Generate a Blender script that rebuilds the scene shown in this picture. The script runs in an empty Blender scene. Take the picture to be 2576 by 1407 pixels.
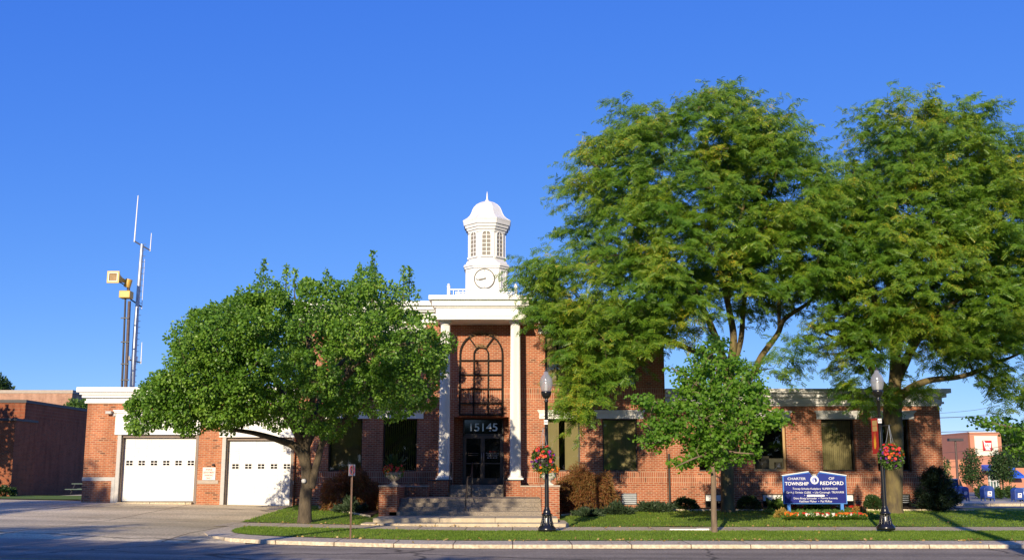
import bpy, math, random
import numpy as np
from mathutils import Vector
S = bpy.context.scene
COL = S.collection
R = math.radians

# ------------------------------------------------------------------ camera
F, PITCH, CAMZ = 2500.0, R(9.4), 1.7            # focal length in px of a 2575 px wide frame
U0, V0 = 1287.5, 778.0
cam = bpy.data.cameras.new('camera'); cam_o = bpy.data.objects.new('camera', cam); COL.objects.link(cam_o)
cam.sensor_fit = 'HORIZONTAL'; cam.sensor_width = 36.0; cam.lens = 36.0 * F / 2575.0
cam.shift_y = (V0 - 703.5) / 2575.0
cam.clip_start = 0.2; cam.clip_end = 3000
cam_o.location = (0, 0, CAMZ); cam_o.rotation_euler = (math.pi / 2 + PITCH, 0, 0)
S.camera = cam_o

# ------------------------------------------------------------------ light
SUN_EL, SUN_AZ = R(17.0), R(15.3)
sd = Vector((math.sin(SUN_AZ) * math.cos(SUN_EL), math.cos(SUN_AZ) * math.cos(SUN_EL), -math.sin(SUN_EL)))
sun = bpy.data.lights.new('sun', 'SUN'); sun.energy = 5.0; sun.angle = R(0.53); sun.color = (1.0, 0.85, 0.62)
sun_o = bpy.data.objects.new('sun', sun); COL.objects.link(sun_o)
sun_o.rotation_euler = sd.to_track_quat('-Z', 'Y').to_euler(); sun_o.location = (-20, -40, 30)
W = bpy.data.worlds.new('World'); S.world = W; W.use_nodes = True
wn, wl = W.node_tree.nodes, W.node_tree.links
wn.clear()
sky = wn.new('ShaderNodeTexSky'); sky.sky_type = 'NISHITA'; sky.sun_disc = False
sky.sun_elevation = SUN_EL; sky.sun_rotation = R(180) + SUN_AZ
sky.altitude = 0; sky.air_density = 0.5; sky.dust_density = 0.0; sky.ozone_density = 4.0
# the camera's deep blue rendering of that sky: a response curve for each channel
sep = wn.new('ShaderNodeSeparateColor'); com = wn.new('ShaderNodeCombineColor'); wl.new(sky.outputs[0], sep.inputs[0])
for ch, (gain, power) in enumerate(((1.12, 1.05), (.82, .71), (.94, .27))):
    a_ = wn.new('ShaderNodeMath'); a_.operation = 'MULTIPLY'; a_.inputs[1].default_value = .1; wl.new(sep.outputs[ch], a_.inputs[0])
    b_ = wn.new('ShaderNodeMath'); b_.operation = 'POWER'; b_.inputs[1].default_value = power; wl.new(a_.outputs[0], b_.inputs[0])
    c_ = wn.new('ShaderNodeMath'); c_.operation = 'MULTIPLY'; c_.inputs[1].default_value = gain * 10; wl.new(b_.outputs[0], c_.inputs[0])
    wl.new(c_.outputs[0], com.inputs[ch])
bg = wn.new('ShaderNodeBackground'); bg.inputs['Strength'].default_value = 0.10
wo = wn.new('ShaderNodeOutputWorld')
wl.new(com.outputs[0], bg.inputs[0]); wl.new(bg.outputs[0], wo.inputs[0])
S.view_settings.view_transform = 'Standard'; S.view_settings.look = 'None'
S.view_settings.exposure = 0.32; S.view_settings.gamma = 1.0
S.cycles.max_bounces = 6; S.cycles.transparent_max_bounces = 10; S.cycles.use_denoising = True
S.cycles.caustics_reflective = False; S.cycles.caustics_refractive = False

# ------------------------------------------------------------------ measuring
def at(u, v, Y):                                  # the point at distance Y that the survey of the photo puts at pixel (u, v)
    a = (V0 - v) / F
    t = Y / (math.cos(PITCH) - a * math.sin(PITCH))
    return Vector((t * (u - U0) / F, Y, CAMZ + t * (math.sin(PITCH) + a * math.cos(PITCH))))
def X(u, Y, v=1150): return at(u, v, Y).x
def Z(v, Y): return at(U0, v, Y).z
def lerp_tab(t, tab):
    if t <= tab[0][0]: return tab[0][1]
    for (a, va), (b, vb) in zip(tab, tab[1:]):
        if t <= b: return va + (vb - va) * (t - a) / (b - a)
    return tab[-1][1]
def tilt(x, Y):
    k = 0.024 - 0.006 * min(1, max(0, (Y - 27) / 17))
    t = -x - 2.0
    t = 0 if t < -1.5 else (t + 1.5) ** 2 / 6 if t < 1.5 else t
    return min(0.42, k * t)
PROF = [(26.5, -.10), (34.9, -.08), (43.7, .25), (46, .22), (54, .05), (64, -.1)]
def G(x, Y): return lerp_tab(Y, PROF) + tilt(x, Y)
def ROADZ(x, Y): return -.2 + tilt(x, 26)

# ------------------------------------------------------------------ mesh helpers
ORG = {}
class MB:
    def __init__(s): s.v, s.f, s.m, s.sm = [], [], [], []
    def add(s, vs, fs, mi=0, smooth=False):
        o = len(s.v); s.v += [tuple(p) for p in vs]
        for f in fs: s.f.append(tuple(i + o for i in f)); s.m.append(mi); s.sm.append(smooth)
        return s
    def quad(s, a, b, c, d, mi=0): return s.add([a, b, c, d], [(0, 1, 2, 3)], mi)
    def box(s, x0, x1, y0, y1, z0, z1, mi=0, bev=0.0):
        if x0 > x1: x0, x1 = x1, x0
        if y0 > y1: y0, y1 = y1, y0
        if z0 > z1: z0, z1 = z1, z0
        v = [(x0, y0, z0), (x1, y0, z0), (x1, y1, z0), (x0, y1, z0), (x0, y0, z1), (x1, y0, z1), (x1, y1, z1), (x0, y1, z1)]
        f = [(0, 3, 2, 1), (4, 5, 6, 7), (0, 1, 5, 4), (1, 2, 6, 5), (2, 3, 7, 6), (3, 0, 4, 7)]
        return s.add(v, f, mi)
    def tube(s, pts, rad, n=8, mi=0, caps=True, smooth=True):
        pts = [Vector(p) for p in pts]
        if not hasattr(rad, '__len__'): rad = [rad] * len(pts)
        vs, fs = [], []
        prev = None
        for i, p in enumerate(pts):
            d = (pts[min(i + 1, len(pts) - 1)] - pts[max(i - 1, 0)])
            d = d.normalized() if d.length > 1e-9 else Vector((0, 0, 1))
            if prev is None:
                a = Vector((1, 0, 0)) if abs(d.x) < .9 else Vector((0, 1, 0))
                e1 = d.cross(a).normalized()
            else:
                e1 = (prev - d * prev.dot(d)).normalized()
            prev = e1; e2 = d.cross(e1)
            for k in range(n):
                t = 2 * math.pi * k / n
                vs.append(p + (e1 * math.cos(t) + e2 * math.sin(t)) * rad[i])
        for i in range(len(pts) - 1):
            for k in range(n):
                a, b = i * n + k, i * n + (k + 1) % n
                fs.append((a, b, b + n, a + n))
        s.add(vs, fs, mi, smooth)
        if caps:
            s.add(vs[:n], [tuple(reversed(range(n)))], mi); s.add(vs[-n:], [tuple(range(n))], mi)
        return s
    def lathe(s, c, prof, n=16, mi=0, smooth=True, ph=0.0, caps=True):
        vs, fs = [], []
        for r, z in prof:
            for k in range(n):
                t = 2 * math.pi * k / n + ph
                vs.append((c[0] + r * math.cos(t), c[1] + r * math.sin(t), c[2] + z))
        for i in range(len(prof) - 1):
            for k in range(n):
                a, b = i * n + k, i * n + (k + 1) % n
                fs.append((a, b, b + n, a + n))
        s.add(vs, fs, mi, smooth)
        if caps:
            if prof[0][0] > 1e-4: s.add(vs[:n], [tuple(reversed(range(n)))], mi)
            if prof[-1][0] > 1e-4: s.add(vs[-n:], [tuple(range(n))], mi)
        return s
    def prism(s, poly, y0, y1, mi=0):                # outline in (x, z), extruded along y
        n = len(poly)
        ar = sum(poly[i][0] * poly[(i + 1) % n][1] - poly[(i + 1) % n][0] * poly[i][1] for i in range(n))
        if ar < 0: poly = poly[::-1]
        v = [(x, y0, z) for x, z in poly] + [(x, y1, z) for x, z in poly]
        f = [tuple(range(n)), tuple(range(2 * n - 1, n - 1, -1))]
        f += [(i, i + n, (i + 1) % n + n, (i + 1) % n) for i in range(n)]
        return s.add(v, f, mi)
    def bar(s, p, q, w, y0, y1, mi=0):               # a straight bar between two (x, z) points
        dx, dz = q[0] - p[0], q[1] - p[1]; L = math.hypot(dx, dz) or 1
        nx, nz = -dz / L * w / 2, dx / L * w / 2
        return s.prism([(p[0] + nx, p[1] + nz), (q[0] + nx, q[1] + nz), (q[0] - nx, q[1] - nz), (p[0] - nx, p[1] - nz)], y0, y1, mi)
    def arc(s, c, r, w, a0, a1, y0, y1, n=20, mi=0):
        P = []
        for k in range(n + 1):
            t = a0 + (a1 - a0) * k / n
            P.append((math.cos(t), math.sin(t)))
        for (c0, s0), (c1, s1) in zip(P, P[1:]):
            ri, ro = r - w / 2, r + w / 2
            s.prism([(c[0] + ri * c0, c[1] + ri * s0), (c[0] + ro * c0, c[1] + ro * s0), (c[0] + ro * c1, c[1] + ro * s1), (c[0] + ri * c1, c[1] + ri * s1)], y0, y1, mi)
        return s
    def disc(s, c, r, y0, y1, n=32, mi=0):
        return s.prism([(c[0] + r * math.cos(2 * math.pi * k / n), c[1] + r * math.sin(2 * math.pi * k / n)) for k in range(n)], y0, y1, mi)
    def build(s, name, mats, parent=None, base=None, bevel=0.0):
        if not isinstance(mats, (list, tuple)): mats = [mats]
        o = Vector(base) if base is not None else (ORG[parent.name] if parent else Vector((0, 0, 0)))
        me = bpy.data.meshes.new(name)
        me.from_pydata([(x - o.x, y - o.y, z - o.z) for x, y, z in s.v], [], s.f)
        me.polygons.foreach_set('material_index', s.m); me.polygons.foreach_set('use_smooth', s.sm)
        for m in mats: me.materials.append(m)
        return link(name, me, parent, o, bevel)
def link(name, me, parent=None, o=Vector((0, 0, 0)), bevel=0.0):
    ob = bpy.data.objects.new(name, me); COL.objects.link(ob)
    if parent: ob.parent = parent
    else: ob.location = o
    ORG[ob.name] = Vector(o)
    if bevel:
        b = ob.modifiers.new('bevel', 'BEVEL'); b.width = bevel; b.segments = 2; b.limit_method = 'ANGLE'
    return ob
def np_mesh(name, V, Fc, mats, parent=None, base=None, mi=None, smooth=False):
    o = Vector(base) if base is not None else (ORG[parent.name] if parent else Vector((0, 0, 0)))
    V = np.asarray(V, np.float32).reshape(-1, 3) - np.array(o, np.float32)
    Fc = np.asarray(Fc, np.int32); nf, k = Fc.shape
    me = bpy.data.meshes.new(name)
    me.vertices.add(len(V)); me.vertices.foreach_set('co', V.ravel())
    me.loops.add(nf * k); me.loops.foreach_set('vertex_index', Fc.ravel())
    me.polygons.add(nf); me.polygons.foreach_set('loop_start', np.arange(0, nf * k, k, dtype=np.int32))
    for m in (mats if isinstance(mats, (list, tuple)) else [mats]): me.materials.append(m)
    if mi is not None: me.polygons.foreach_set('material_index', np.asarray(mi, np.int32))
    if smooth: me.polygons.foreach_set('use_smooth', np.ones(nf, bool))
    me.update(calc_edges=True); me.validate()
    return link(name, me, parent, o)
def tag(o, label, cat, group=None):
    o['label'] = label; o['category'] = cat
    if group: o['group'] = group
    return o
def kind(o, k): o['kind'] = k; return o
def thing(name, loc, label, cat, group=None):
    o = bpy.data.objects.new(name, None); COL.objects.link(o); o.location = loc; o.empty_display_size = .2
    ORG[o.name] = Vector(loc)
    return tag(o, label, cat, group)
def copy_tree(o, parent=None):
    c = o.copy(); COL.objects.link(c)
    if parent: c.parent = parent
    ORG[c.name] = ORG[o.name].copy()
    for ch in [x for x in bpy.data.objects if x.parent == o and x != c]: copy_tree(ch, c)
    return c
def text(body, x0, x1, z0, z1, y, mat, parent, name='lettering', bold=0.0, depth=.004, fit=True, shear=0.0, yaw=None):
    cu = bpy.data.curves.new('lettering', 'FONT'); cu.body = body; cu.extrude = 0.0; cu.offset = bold; cu.shear = shear
    to = bpy.data.objects.new('lettering', cu); COL.objects.link(to)
    dg = bpy.context.evaluated_depsgraph_get(); me = bpy.data.meshes.new_from_object(to.evaluated_get(dg))
    bpy.data.objects.remove(to); bpy.data.curves.remove(cu)
    n = len(me.vertices); co = np.empty(n * 3, np.float32); me.vertices.foreach_get('co', co); co = co.reshape(-1, 3)
    lo, hi = co.min(0), co.max(0)
    out = np.empty_like(co)
    sx = (x1 - x0) / (hi[0] - lo[0]); sz = (z1 - z0) / (hi[1] - lo[1])
    out[:, 0] = x0 + (co[:, 0] - lo[0]) * sx; out[:, 1] = y - depth; out[:, 2] = z0 + (co[:, 1] - lo[1]) * sz
    if yaw is not None:                              # turn about the vertical through the given point
        cx, cy, a = yaw; dx, dy = out[:, 0] - cx, out[:, 1] - cy
        out[:, 0] = cx + dx * math.cos(a) - dy * math.sin(a); out[:, 1] = cy + dx * math.sin(a) + dy * math.cos(a)
    out -= np.array(ORG[parent.name], np.float32)
    me.vertices.foreach_set('co', out.ravel().astype(np.float32)); me.update()
    me.materials.clear(); me.materials.append(mat); me.name = name
    return link(name, me, parent, ORG[parent.name])

# ------------------------------------------------------------------ materials
def nodes(name):
    m = bpy.data.materials.new(name); m.use_nodes = True
    nt = m.node_tree; nt.nodes.clear()
    out = nt.nodes.new('ShaderNodeOutputMaterial')
    return m, nt, out
def N(nt, t, **kw):
    n = nt.nodes.new(t)
    for k, v in kw.items():
        if k in n.inputs: n.inputs[k].default_value = v
        else: setattr(n, k, v)
    return n
def c4(c): return (c[0], c[1], c[2], 1)
def ramp(nt, stops, interp='LINEAR'):
    r = nt.nodes.new('ShaderNodeValToRGB'); r.color_ramp.interpolation = interp
    e = r.color_ramp.elements
    while len(e) < len(stops): e.new(.5)
    for el, (p, c) in zip(e, stops): el.position = p; el.color = c4(c)
    return r
def mat(name, col, rough=.6, spec=.5, var=.12, scale=6.0, bump=0.0, metal=0.0, stretch=(1, 1, 1), col2=None, bscale=None, coords='Position'):
    m, nt, out = nodes(name); L = nt.links.new
    p = N(nt, 'ShaderNodeBsdfPrincipled', Roughness=rough, Metallic=metal); p.inputs['Specular IOR Level'].default_value = spec
    if coords == 'Position': src = N(nt, 'ShaderNodeNewGeometry').outputs['Position']
    else: src = N(nt, 'ShaderNodeTexCoord').outputs['Object']
    mp = N(nt, 'ShaderNodeMapping'); mp.inputs['Scale'].default_value = stretch; L(src, mp.inputs['Vector'])
    n1 = N(nt, 'ShaderNodeTexNoise', Scale=scale, Detail=6.0, Roughness=.65); L(mp.outputs[0], n1.inputs['Vector'])
    c2 = col2 or tuple(min(1, c * (1 + var)) for c in col); c1 = tuple(c * (1 - var) for c in col) if not col2 else col
    r = ramp(nt, [(.3, c1), (.7, c2)]); L(n1.outputs[0], r.inputs[0]); L(r.outputs[0], p.inputs['Base Color'])
    if bump:
        n2 = N(nt, 'ShaderNodeTexNoise', Scale=bscale or scale * 6, Detail=4.0); L(mp.outputs[0], n2.inputs['Vector'])
        b = N(nt, 'ShaderNodeBump', Strength=bump, Distance=.02); L(n2.outputs[0], b.inputs['Height']); L(b.outputs[0], p.inputs['Normal'])
    L(p.outputs[0], out.inputs[0])
    return m
def brick_mat(name, ca, cb, mortar, bw=.226, bh=.08, vertical=False, ms=.012, dark=(.10, .045, .03), stain=.25):
    m, nt, out = nodes(name); L = nt.links.new
    g = N(nt, 'ShaderNodeNewGeometry'); s = N(nt, 'ShaderNodeSeparateXYZ'); L(g.outputs['Position'], s.inputs[0])
    ad = N(nt, 'ShaderNodeMath', operation='ADD'); L(s.outputs[0], ad.inputs[0]); L(s.outputs[1], ad.inputs[1])
    cb_ = N(nt, 'ShaderNodeCombineXYZ')
    if vertical: L(s.outputs[2], cb_.inputs[0]); L(ad.outputs[0], cb_.inputs[1])
    else: L(ad.outputs[0], cb_.inputs[0]); L(s.outputs[2], cb_.inputs[1])
    b = N(nt, 'ShaderNodeTexBrick', Scale=1.0); b.inputs['Brick Width'].default_value = bw; b.inputs['Row Height'].default_value = bh
    b.inputs['Mortar Size'].default_value = ms; b.inputs['Mortar Smooth'].default_value = .2; b.inputs['Bias'].default_value = -.1
    b.offset = 0.0 if vertical else .5
    b.inputs['Color1'].default_value = c4(ca); b.inputs['Color2'].default_value = c4(cb); b.inputs['Mortar'].default_value = c4(mortar)
    L(cb_.outputs[0], b.inputs['Vector'])
    # a second lattice of the same size picks out single dark bricks
    b2 = N(nt, 'ShaderNodeTexBrick', Scale=1.0); b2.offset = b.offset
    for k in ('Brick Width', 'Row Height', 'Mortar Size'): b2.inputs[k].default_value = b.inputs[k].default_value
    b2.inputs['Bias'].default_value = 0.0; b2.inputs['Color1'].default_value = (0, 0, 0, 1); b2.inputs['Color2'].default_value = (1, 1, 1, 1); b2.inputs['Mortar'].default_value = (0, 0, 0, 1)
    off = N(nt, 'ShaderNodeVectorMath', operation='ADD'); off.inputs[1].default_value = (bw * 40, bh * 36, 0); L(cb_.outputs[0], off.inputs[0]); L(off.outputs[0], b2.inputs['Vector'])
    rr = ramp(nt, [(.90, (0, 0, 0)), (.99, (.8, .8, .8))]); L(b2.outputs[0], rr.inputs[0])
    mx = N(nt, 'ShaderNodeMix', data_type='RGBA'); L(rr.outputs[0], mx.inputs[0]); L(b.outputs[0], mx.inputs[6]); mx.inputs[7].default_value = c4(dark)
    n = N(nt, 'ShaderNodeTexNoise', Scale=.9, Detail=5.0, Roughness=.6); L(g.outputs['Position'], n.inputs['Vector'])
    r = ramp(nt, [(.3, (1 - stain,) * 3), (.7, (1 + stain * .35,) * 3)]); L(n.outputs[0], r.inputs[0])
    mu = N(nt, 'ShaderNodeMix', data_type='RGBA', blend_type='MULTIPLY'); mu.inputs[0].default_value = 1; L(mx.outputs[2], mu.inputs[6]); L(r.outputs[0], mu.inputs[7])
    mps = N(nt, 'ShaderNodeMapping'); mps.inputs['Scale'].default_value = (2.2, 2.2, .22); L(g.outputs['Position'], mps.inputs[0])
    ns = N(nt, 'ShaderNodeTexNoise', Scale=1.0, Detail=6.0, Roughness=.7); L(mps.outputs[0], ns.inputs['Vector'])
    rs = ramp(nt, [(.30, (.74, .70, .68)), (.5, (1, 1, 1)), (.74, (1.12, 1.14, 1.16))]); L(ns.outputs[0], rs.inputs[0])
    mu2 = N(nt, 'ShaderNodeMix', data_type='RGBA', blend_type='MULTIPLY'); mu2.inputs[0].default_value = 1; L(mu.outputs[2], mu2.inputs[6]); L(rs.outputs[0], mu2.inputs[7])
    p = N(nt, 'ShaderNodeBsdfPrincipled', Roughness=.85); p.inputs['Specular IOR Level'].default_value = .2
    L(mu2.outputs[2], p.inputs['Base Color'])
    bp = N(nt, 'ShaderNodeBump', Strength=.6, Distance=.012); bp.invert = True; L(b.outputs['Fac'], bp.inputs['Height']); L(bp.outputs[0], p.inputs['Normal'])
    L(p.outputs[0], out.inputs[0]); return m
def leaf_mat(name, stops, rough=.5, spec=.4, trans=.35, nscale=.7, tcol=None, isl=.55):
    m, nt, out = nodes(name); L = nt.links.new
    g = N(nt, 'ShaderNodeNewGeometry')
    n = N(nt, 'ShaderNodeTexNoise', Scale=nscale, Detail=3.0); L(g.outputs['Position'], n.inputs['Vector'])
    mr = N(nt, 'ShaderNodeMapRange'); mr.inputs[1].default_value = .3; mr.inputs[2].default_value = .7; L(n.outputs[0], mr.inputs[0])
    mx = N(nt, 'ShaderNodeMix', data_type='FLOAT'); mx.inputs[0].default_value = isl; L(mr.outputs[0], mx.inputs[2]); L(g.outputs['Random Per Island'], mx.inputs[3])
    r = ramp(nt, stops); L(mx.outputs[0], r.inputs[0])
    p = N(nt, 'ShaderNodeBsdfPrincipled', Roughness=rough); p.inputs['Specular IOR Level'].default_value = spec; L(r.outputs[0], p.inputs['Base Color'])
    t = N(nt, 'ShaderNodeBsdfTranslucent')
    tm = N(nt, 'ShaderNodeMix', data_type='RGBA', blend_type='MULTIPLY'); tm.inputs[0].default_value = 1; L(r.outputs[0], tm.inputs[6]); tm.inputs[7].default_value = c4(tcol or (1.5, 1.5, .6))
    L(tm.outputs[2], t.inputs[0])
    ms = N(nt, 'ShaderNodeMixShader'); ms.inputs[0].default_value = trans; L(p.outputs[0], ms.inputs[1]); L(t.outputs[0], ms.inputs[2]); L(ms.outputs[0], out.inputs[0])
    return m
def glass_mat(name, tint=(.75, .78, .72), refl=.06, rough=.02):
    m, nt, out = nodes(name); L = nt.links.new
    tr = N(nt, 'ShaderNodeBsdfTransparent', Color=c4(tint)); gl = N(nt, 'ShaderNodeBsdfGlossy', Roughness=rough)
    fr = N(nt, 'ShaderNodeFresnel', IOR=1.5); ad = N(nt, 'ShaderNodeMath', operation='ADD'); ad.inputs[1].default_value = refl; L(fr.outputs[0], ad.inputs[0])
    ge = N(nt, 'ShaderNodeNewGeometry'); nz = N(nt, 'ShaderNodeTexNoise', Scale=.8); L(ge.outputs['Position'], nz.inputs['Vector'])
    bp = N(nt, 'ShaderNodeBump', Strength=.08, Distance=.05); L(nz.outputs[0], bp.inputs['Height']); L(bp.outputs[0], gl.inputs['Normal'])
    ms = N(nt, 'ShaderNodeMixShader'); L(ad.outputs[0], ms.inputs[0]); L(tr.outputs[0], ms.inputs[1]); L(gl.outputs[0], ms.inputs[2]); L(ms.outputs[0], out.inputs[0])
    return m

BR_A, BR_B, MORT = (.43, .135, .062), (.31, .088, .045), (.50, .33, .22)
M_brick = brick_mat('brick', BR_A, BR_B, MORT)
M_sold = brick_mat('soldier brick', BR_A, BR_B, (.55, .38, .26), vertical=True)
M_brickg = brick_mat('orange brick', (.50, .175, .075), (.37, .115, .055), (.50, .31, .19), stain=.2)
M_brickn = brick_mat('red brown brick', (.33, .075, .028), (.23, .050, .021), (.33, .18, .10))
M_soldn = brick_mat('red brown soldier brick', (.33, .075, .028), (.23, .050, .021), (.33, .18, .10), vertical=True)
M_brickf = brick_mat('pale brick', (.50, .25, .15), (.40, .19, .11), (.55, .40, .30), dark=(.3, .13, .08))
M_white = mat('white paint', (.72, .70, .65), .5, scale=1.6, stretch=(4, 4, .5), col2=(.81, .80, .77), bump=.05)
M_wing = mat('greyed white paint', (.66, .65, .63), .5, var=.12, scale=3, stretch=(1, 1, 3))
M_door = mat('garage door white', (.70, .68, .63), .45, scale=1.2, stretch=(3, 3, .6), col2=(.81, .80, .79), bump=.04)
M_stone = mat('limestone', (.42, .35, .28), .8, var=.12, bump=.1)
M_conc = mat('step concrete', (.52, .43, .29), .85, var=.16, scale=3, bump=.15)
M_agg = mat('aggregate', (.09, .075, .06), .9, scale=38, col2=(.42, .35, .27), bump=.5, bscale=60)
M_bronze = mat('dark bronze metal', (.030, .025, .022), .4, var=.2)
M_jamb = mat('brown jamb', (.17, .12, .09), .5, var=.15)
M_greyj = mat('grey jamb', (.42, .40, .37), .5, var=.1)
M_tan = mat('tan frame', (.42, .28, .12), .5, var=.1)
M_blind = mat('tan blind', (.46, .37, .20), .7, var=.08, scale=3)
M_pane = glass_mat('window glass')
M_blackg = mat('black glass', (.006, .006, .007), .06, spec=.6, var=.1)
M_inside = mat('dark interior', (.10, .09, .08), .9)
M_beige = mat('office beige', (.16, .13, .10), .7)
M_roof = mat('roof gravel', (.25, .24, .23), .9)
M_edge = mat('dark coping', (.05, .045, .045), .6)
M_black = mat('black gloss paint', (.010, .010, .011), .25, spec=.6, var=.2)
M_blk = mat('black', (.02, .02, .02), .5)
M_silver = mat('polished numerals', (.50, .50, .49), .3, metal=.9, var=.03)
M_text = mat('white lettering', (.85, .85, .82), .5, var=.01)
M_asph = None
M_bark = mat('bark', (.095, .072, .045), .9, var=.45, scale=5, stretch=(3, 3, .7), bump=.7, bscale=22)
M_barkl = mat('locust bark with lichen', (.065, .048, .032), .9, scale=2.2, stretch=(2, 2, .6), col2=(.20, .155, .055), bump=.8, bscale=14)
M_barkg = mat('ginkgo bark', (.19, .135, .09), .9, var=.3, scale=6, stretch=(3, 3, .5), bump=.5)
M_pear = leaf_mat('pear leaf', [(0, (.055, .135, .014)), (.55, (.130, .262, .028)), (.88, (.26, .41, .055)), (1, (.38, .42, .09))], rough=.42, spec=.4, trans=.34, tcol=(1.7, 1.6, .6))
M_loc = leaf_mat('locust leaf', [(0, (.050, .150, .014)), (.50, (.125, .240, .018)), (.78, (.25, .325, .026)), (.93, (.46, .36, .03)), (1, (.52, .29, .03))], rough=.5, trans=.32, nscale=.55, isl=.42, tcol=(1.6, 1.6, .6))
M_gink = leaf_mat('ginkgo leaf', [(0, (.075, .185, .016)), (.6, (.145, .295, .026)), (1, (.23, .38, .05))], rough=.5, trans=.48)
M_maple = leaf_mat('maple bush leaf', [(0, (.15, .062, .024)), (.4, (.25, .10, .032)), (.72, (.19, .14, .036)), (1, (.30, .16, .045))], rough=.6, trans=.35, tcol=(1.5, 1.0, .6))
M_box = leaf_mat('boxwood leaf', [(0, (.018, .045, .012)), (1, (.05, .095, .025))], rough=.5, trans=.2)
M_jun = leaf_mat('juniper needle', [(0, (.020, .040, .018)), (1, (.055, .09, .035))], rough=.6, trans=.15)
M_light = leaf_mat('light green leaf', [(0, (.06, .14, .025)), (1, (.16, .26, .05))], rough=.5, trans=.35)
M_bgl = leaf_mat('tree leaf', [(0, (.022, .055, .015)), (1, (.07, .13, .03))], rough=.6, trans=.3)
M_spruce = leaf_mat('spruce needle', [(0, (.012, .028, .014)), (1, (.035, .065, .028))], rough=.6, trans=.1)
M_grassb = leaf_mat('grass blade', [(0, (.10, .18, .018)), (.6, (.18, .285, .03)), (.9, (.26, .34, .05)), (1, (.44, .36, .12))], rough=.6, trans=.45, nscale=.35, isl=.4)
M_red = mat('red petal', (.55, .03, .02), .6, var=.25, scale=40)
M_orange = mat('orange petal', (.72, .17, .015), .6, var=.25, scale=40)
M_purple = mat('purple petal', (.15, .025, .24), .6, var=.4, scale=40)
M_whitep = mat('white petal', (.80, .78, .74), .6, var=.05)
M_navy = mat('sign blue', (.006, .012, .17), .4, var=.05)
M_navy2 = mat('sign light blue', (.013, .028, .23), .4, var=.05)
M_postb = mat('sky blue post', (.07, .24, .62), .5, var=.08)
M_yel = mat('siren yellow', (.62, .36, .055), .45, var=.1)
M_horn = mat('horn throat', (.30, .18, .06), .6, var=.2)
M_galv = mat('galvanised steel', (.40, .43, .46), .4, metal=.5, var=.12)
M_rust = mat('brown pole', (.10, .065, .05), .6, var=.3)
M_lgrey = mat('light grey', (.6, .6, .58), .5)
M_lav = mat('rust post', (.16, .085, .055), .6, var=.25, scale=12)

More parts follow.
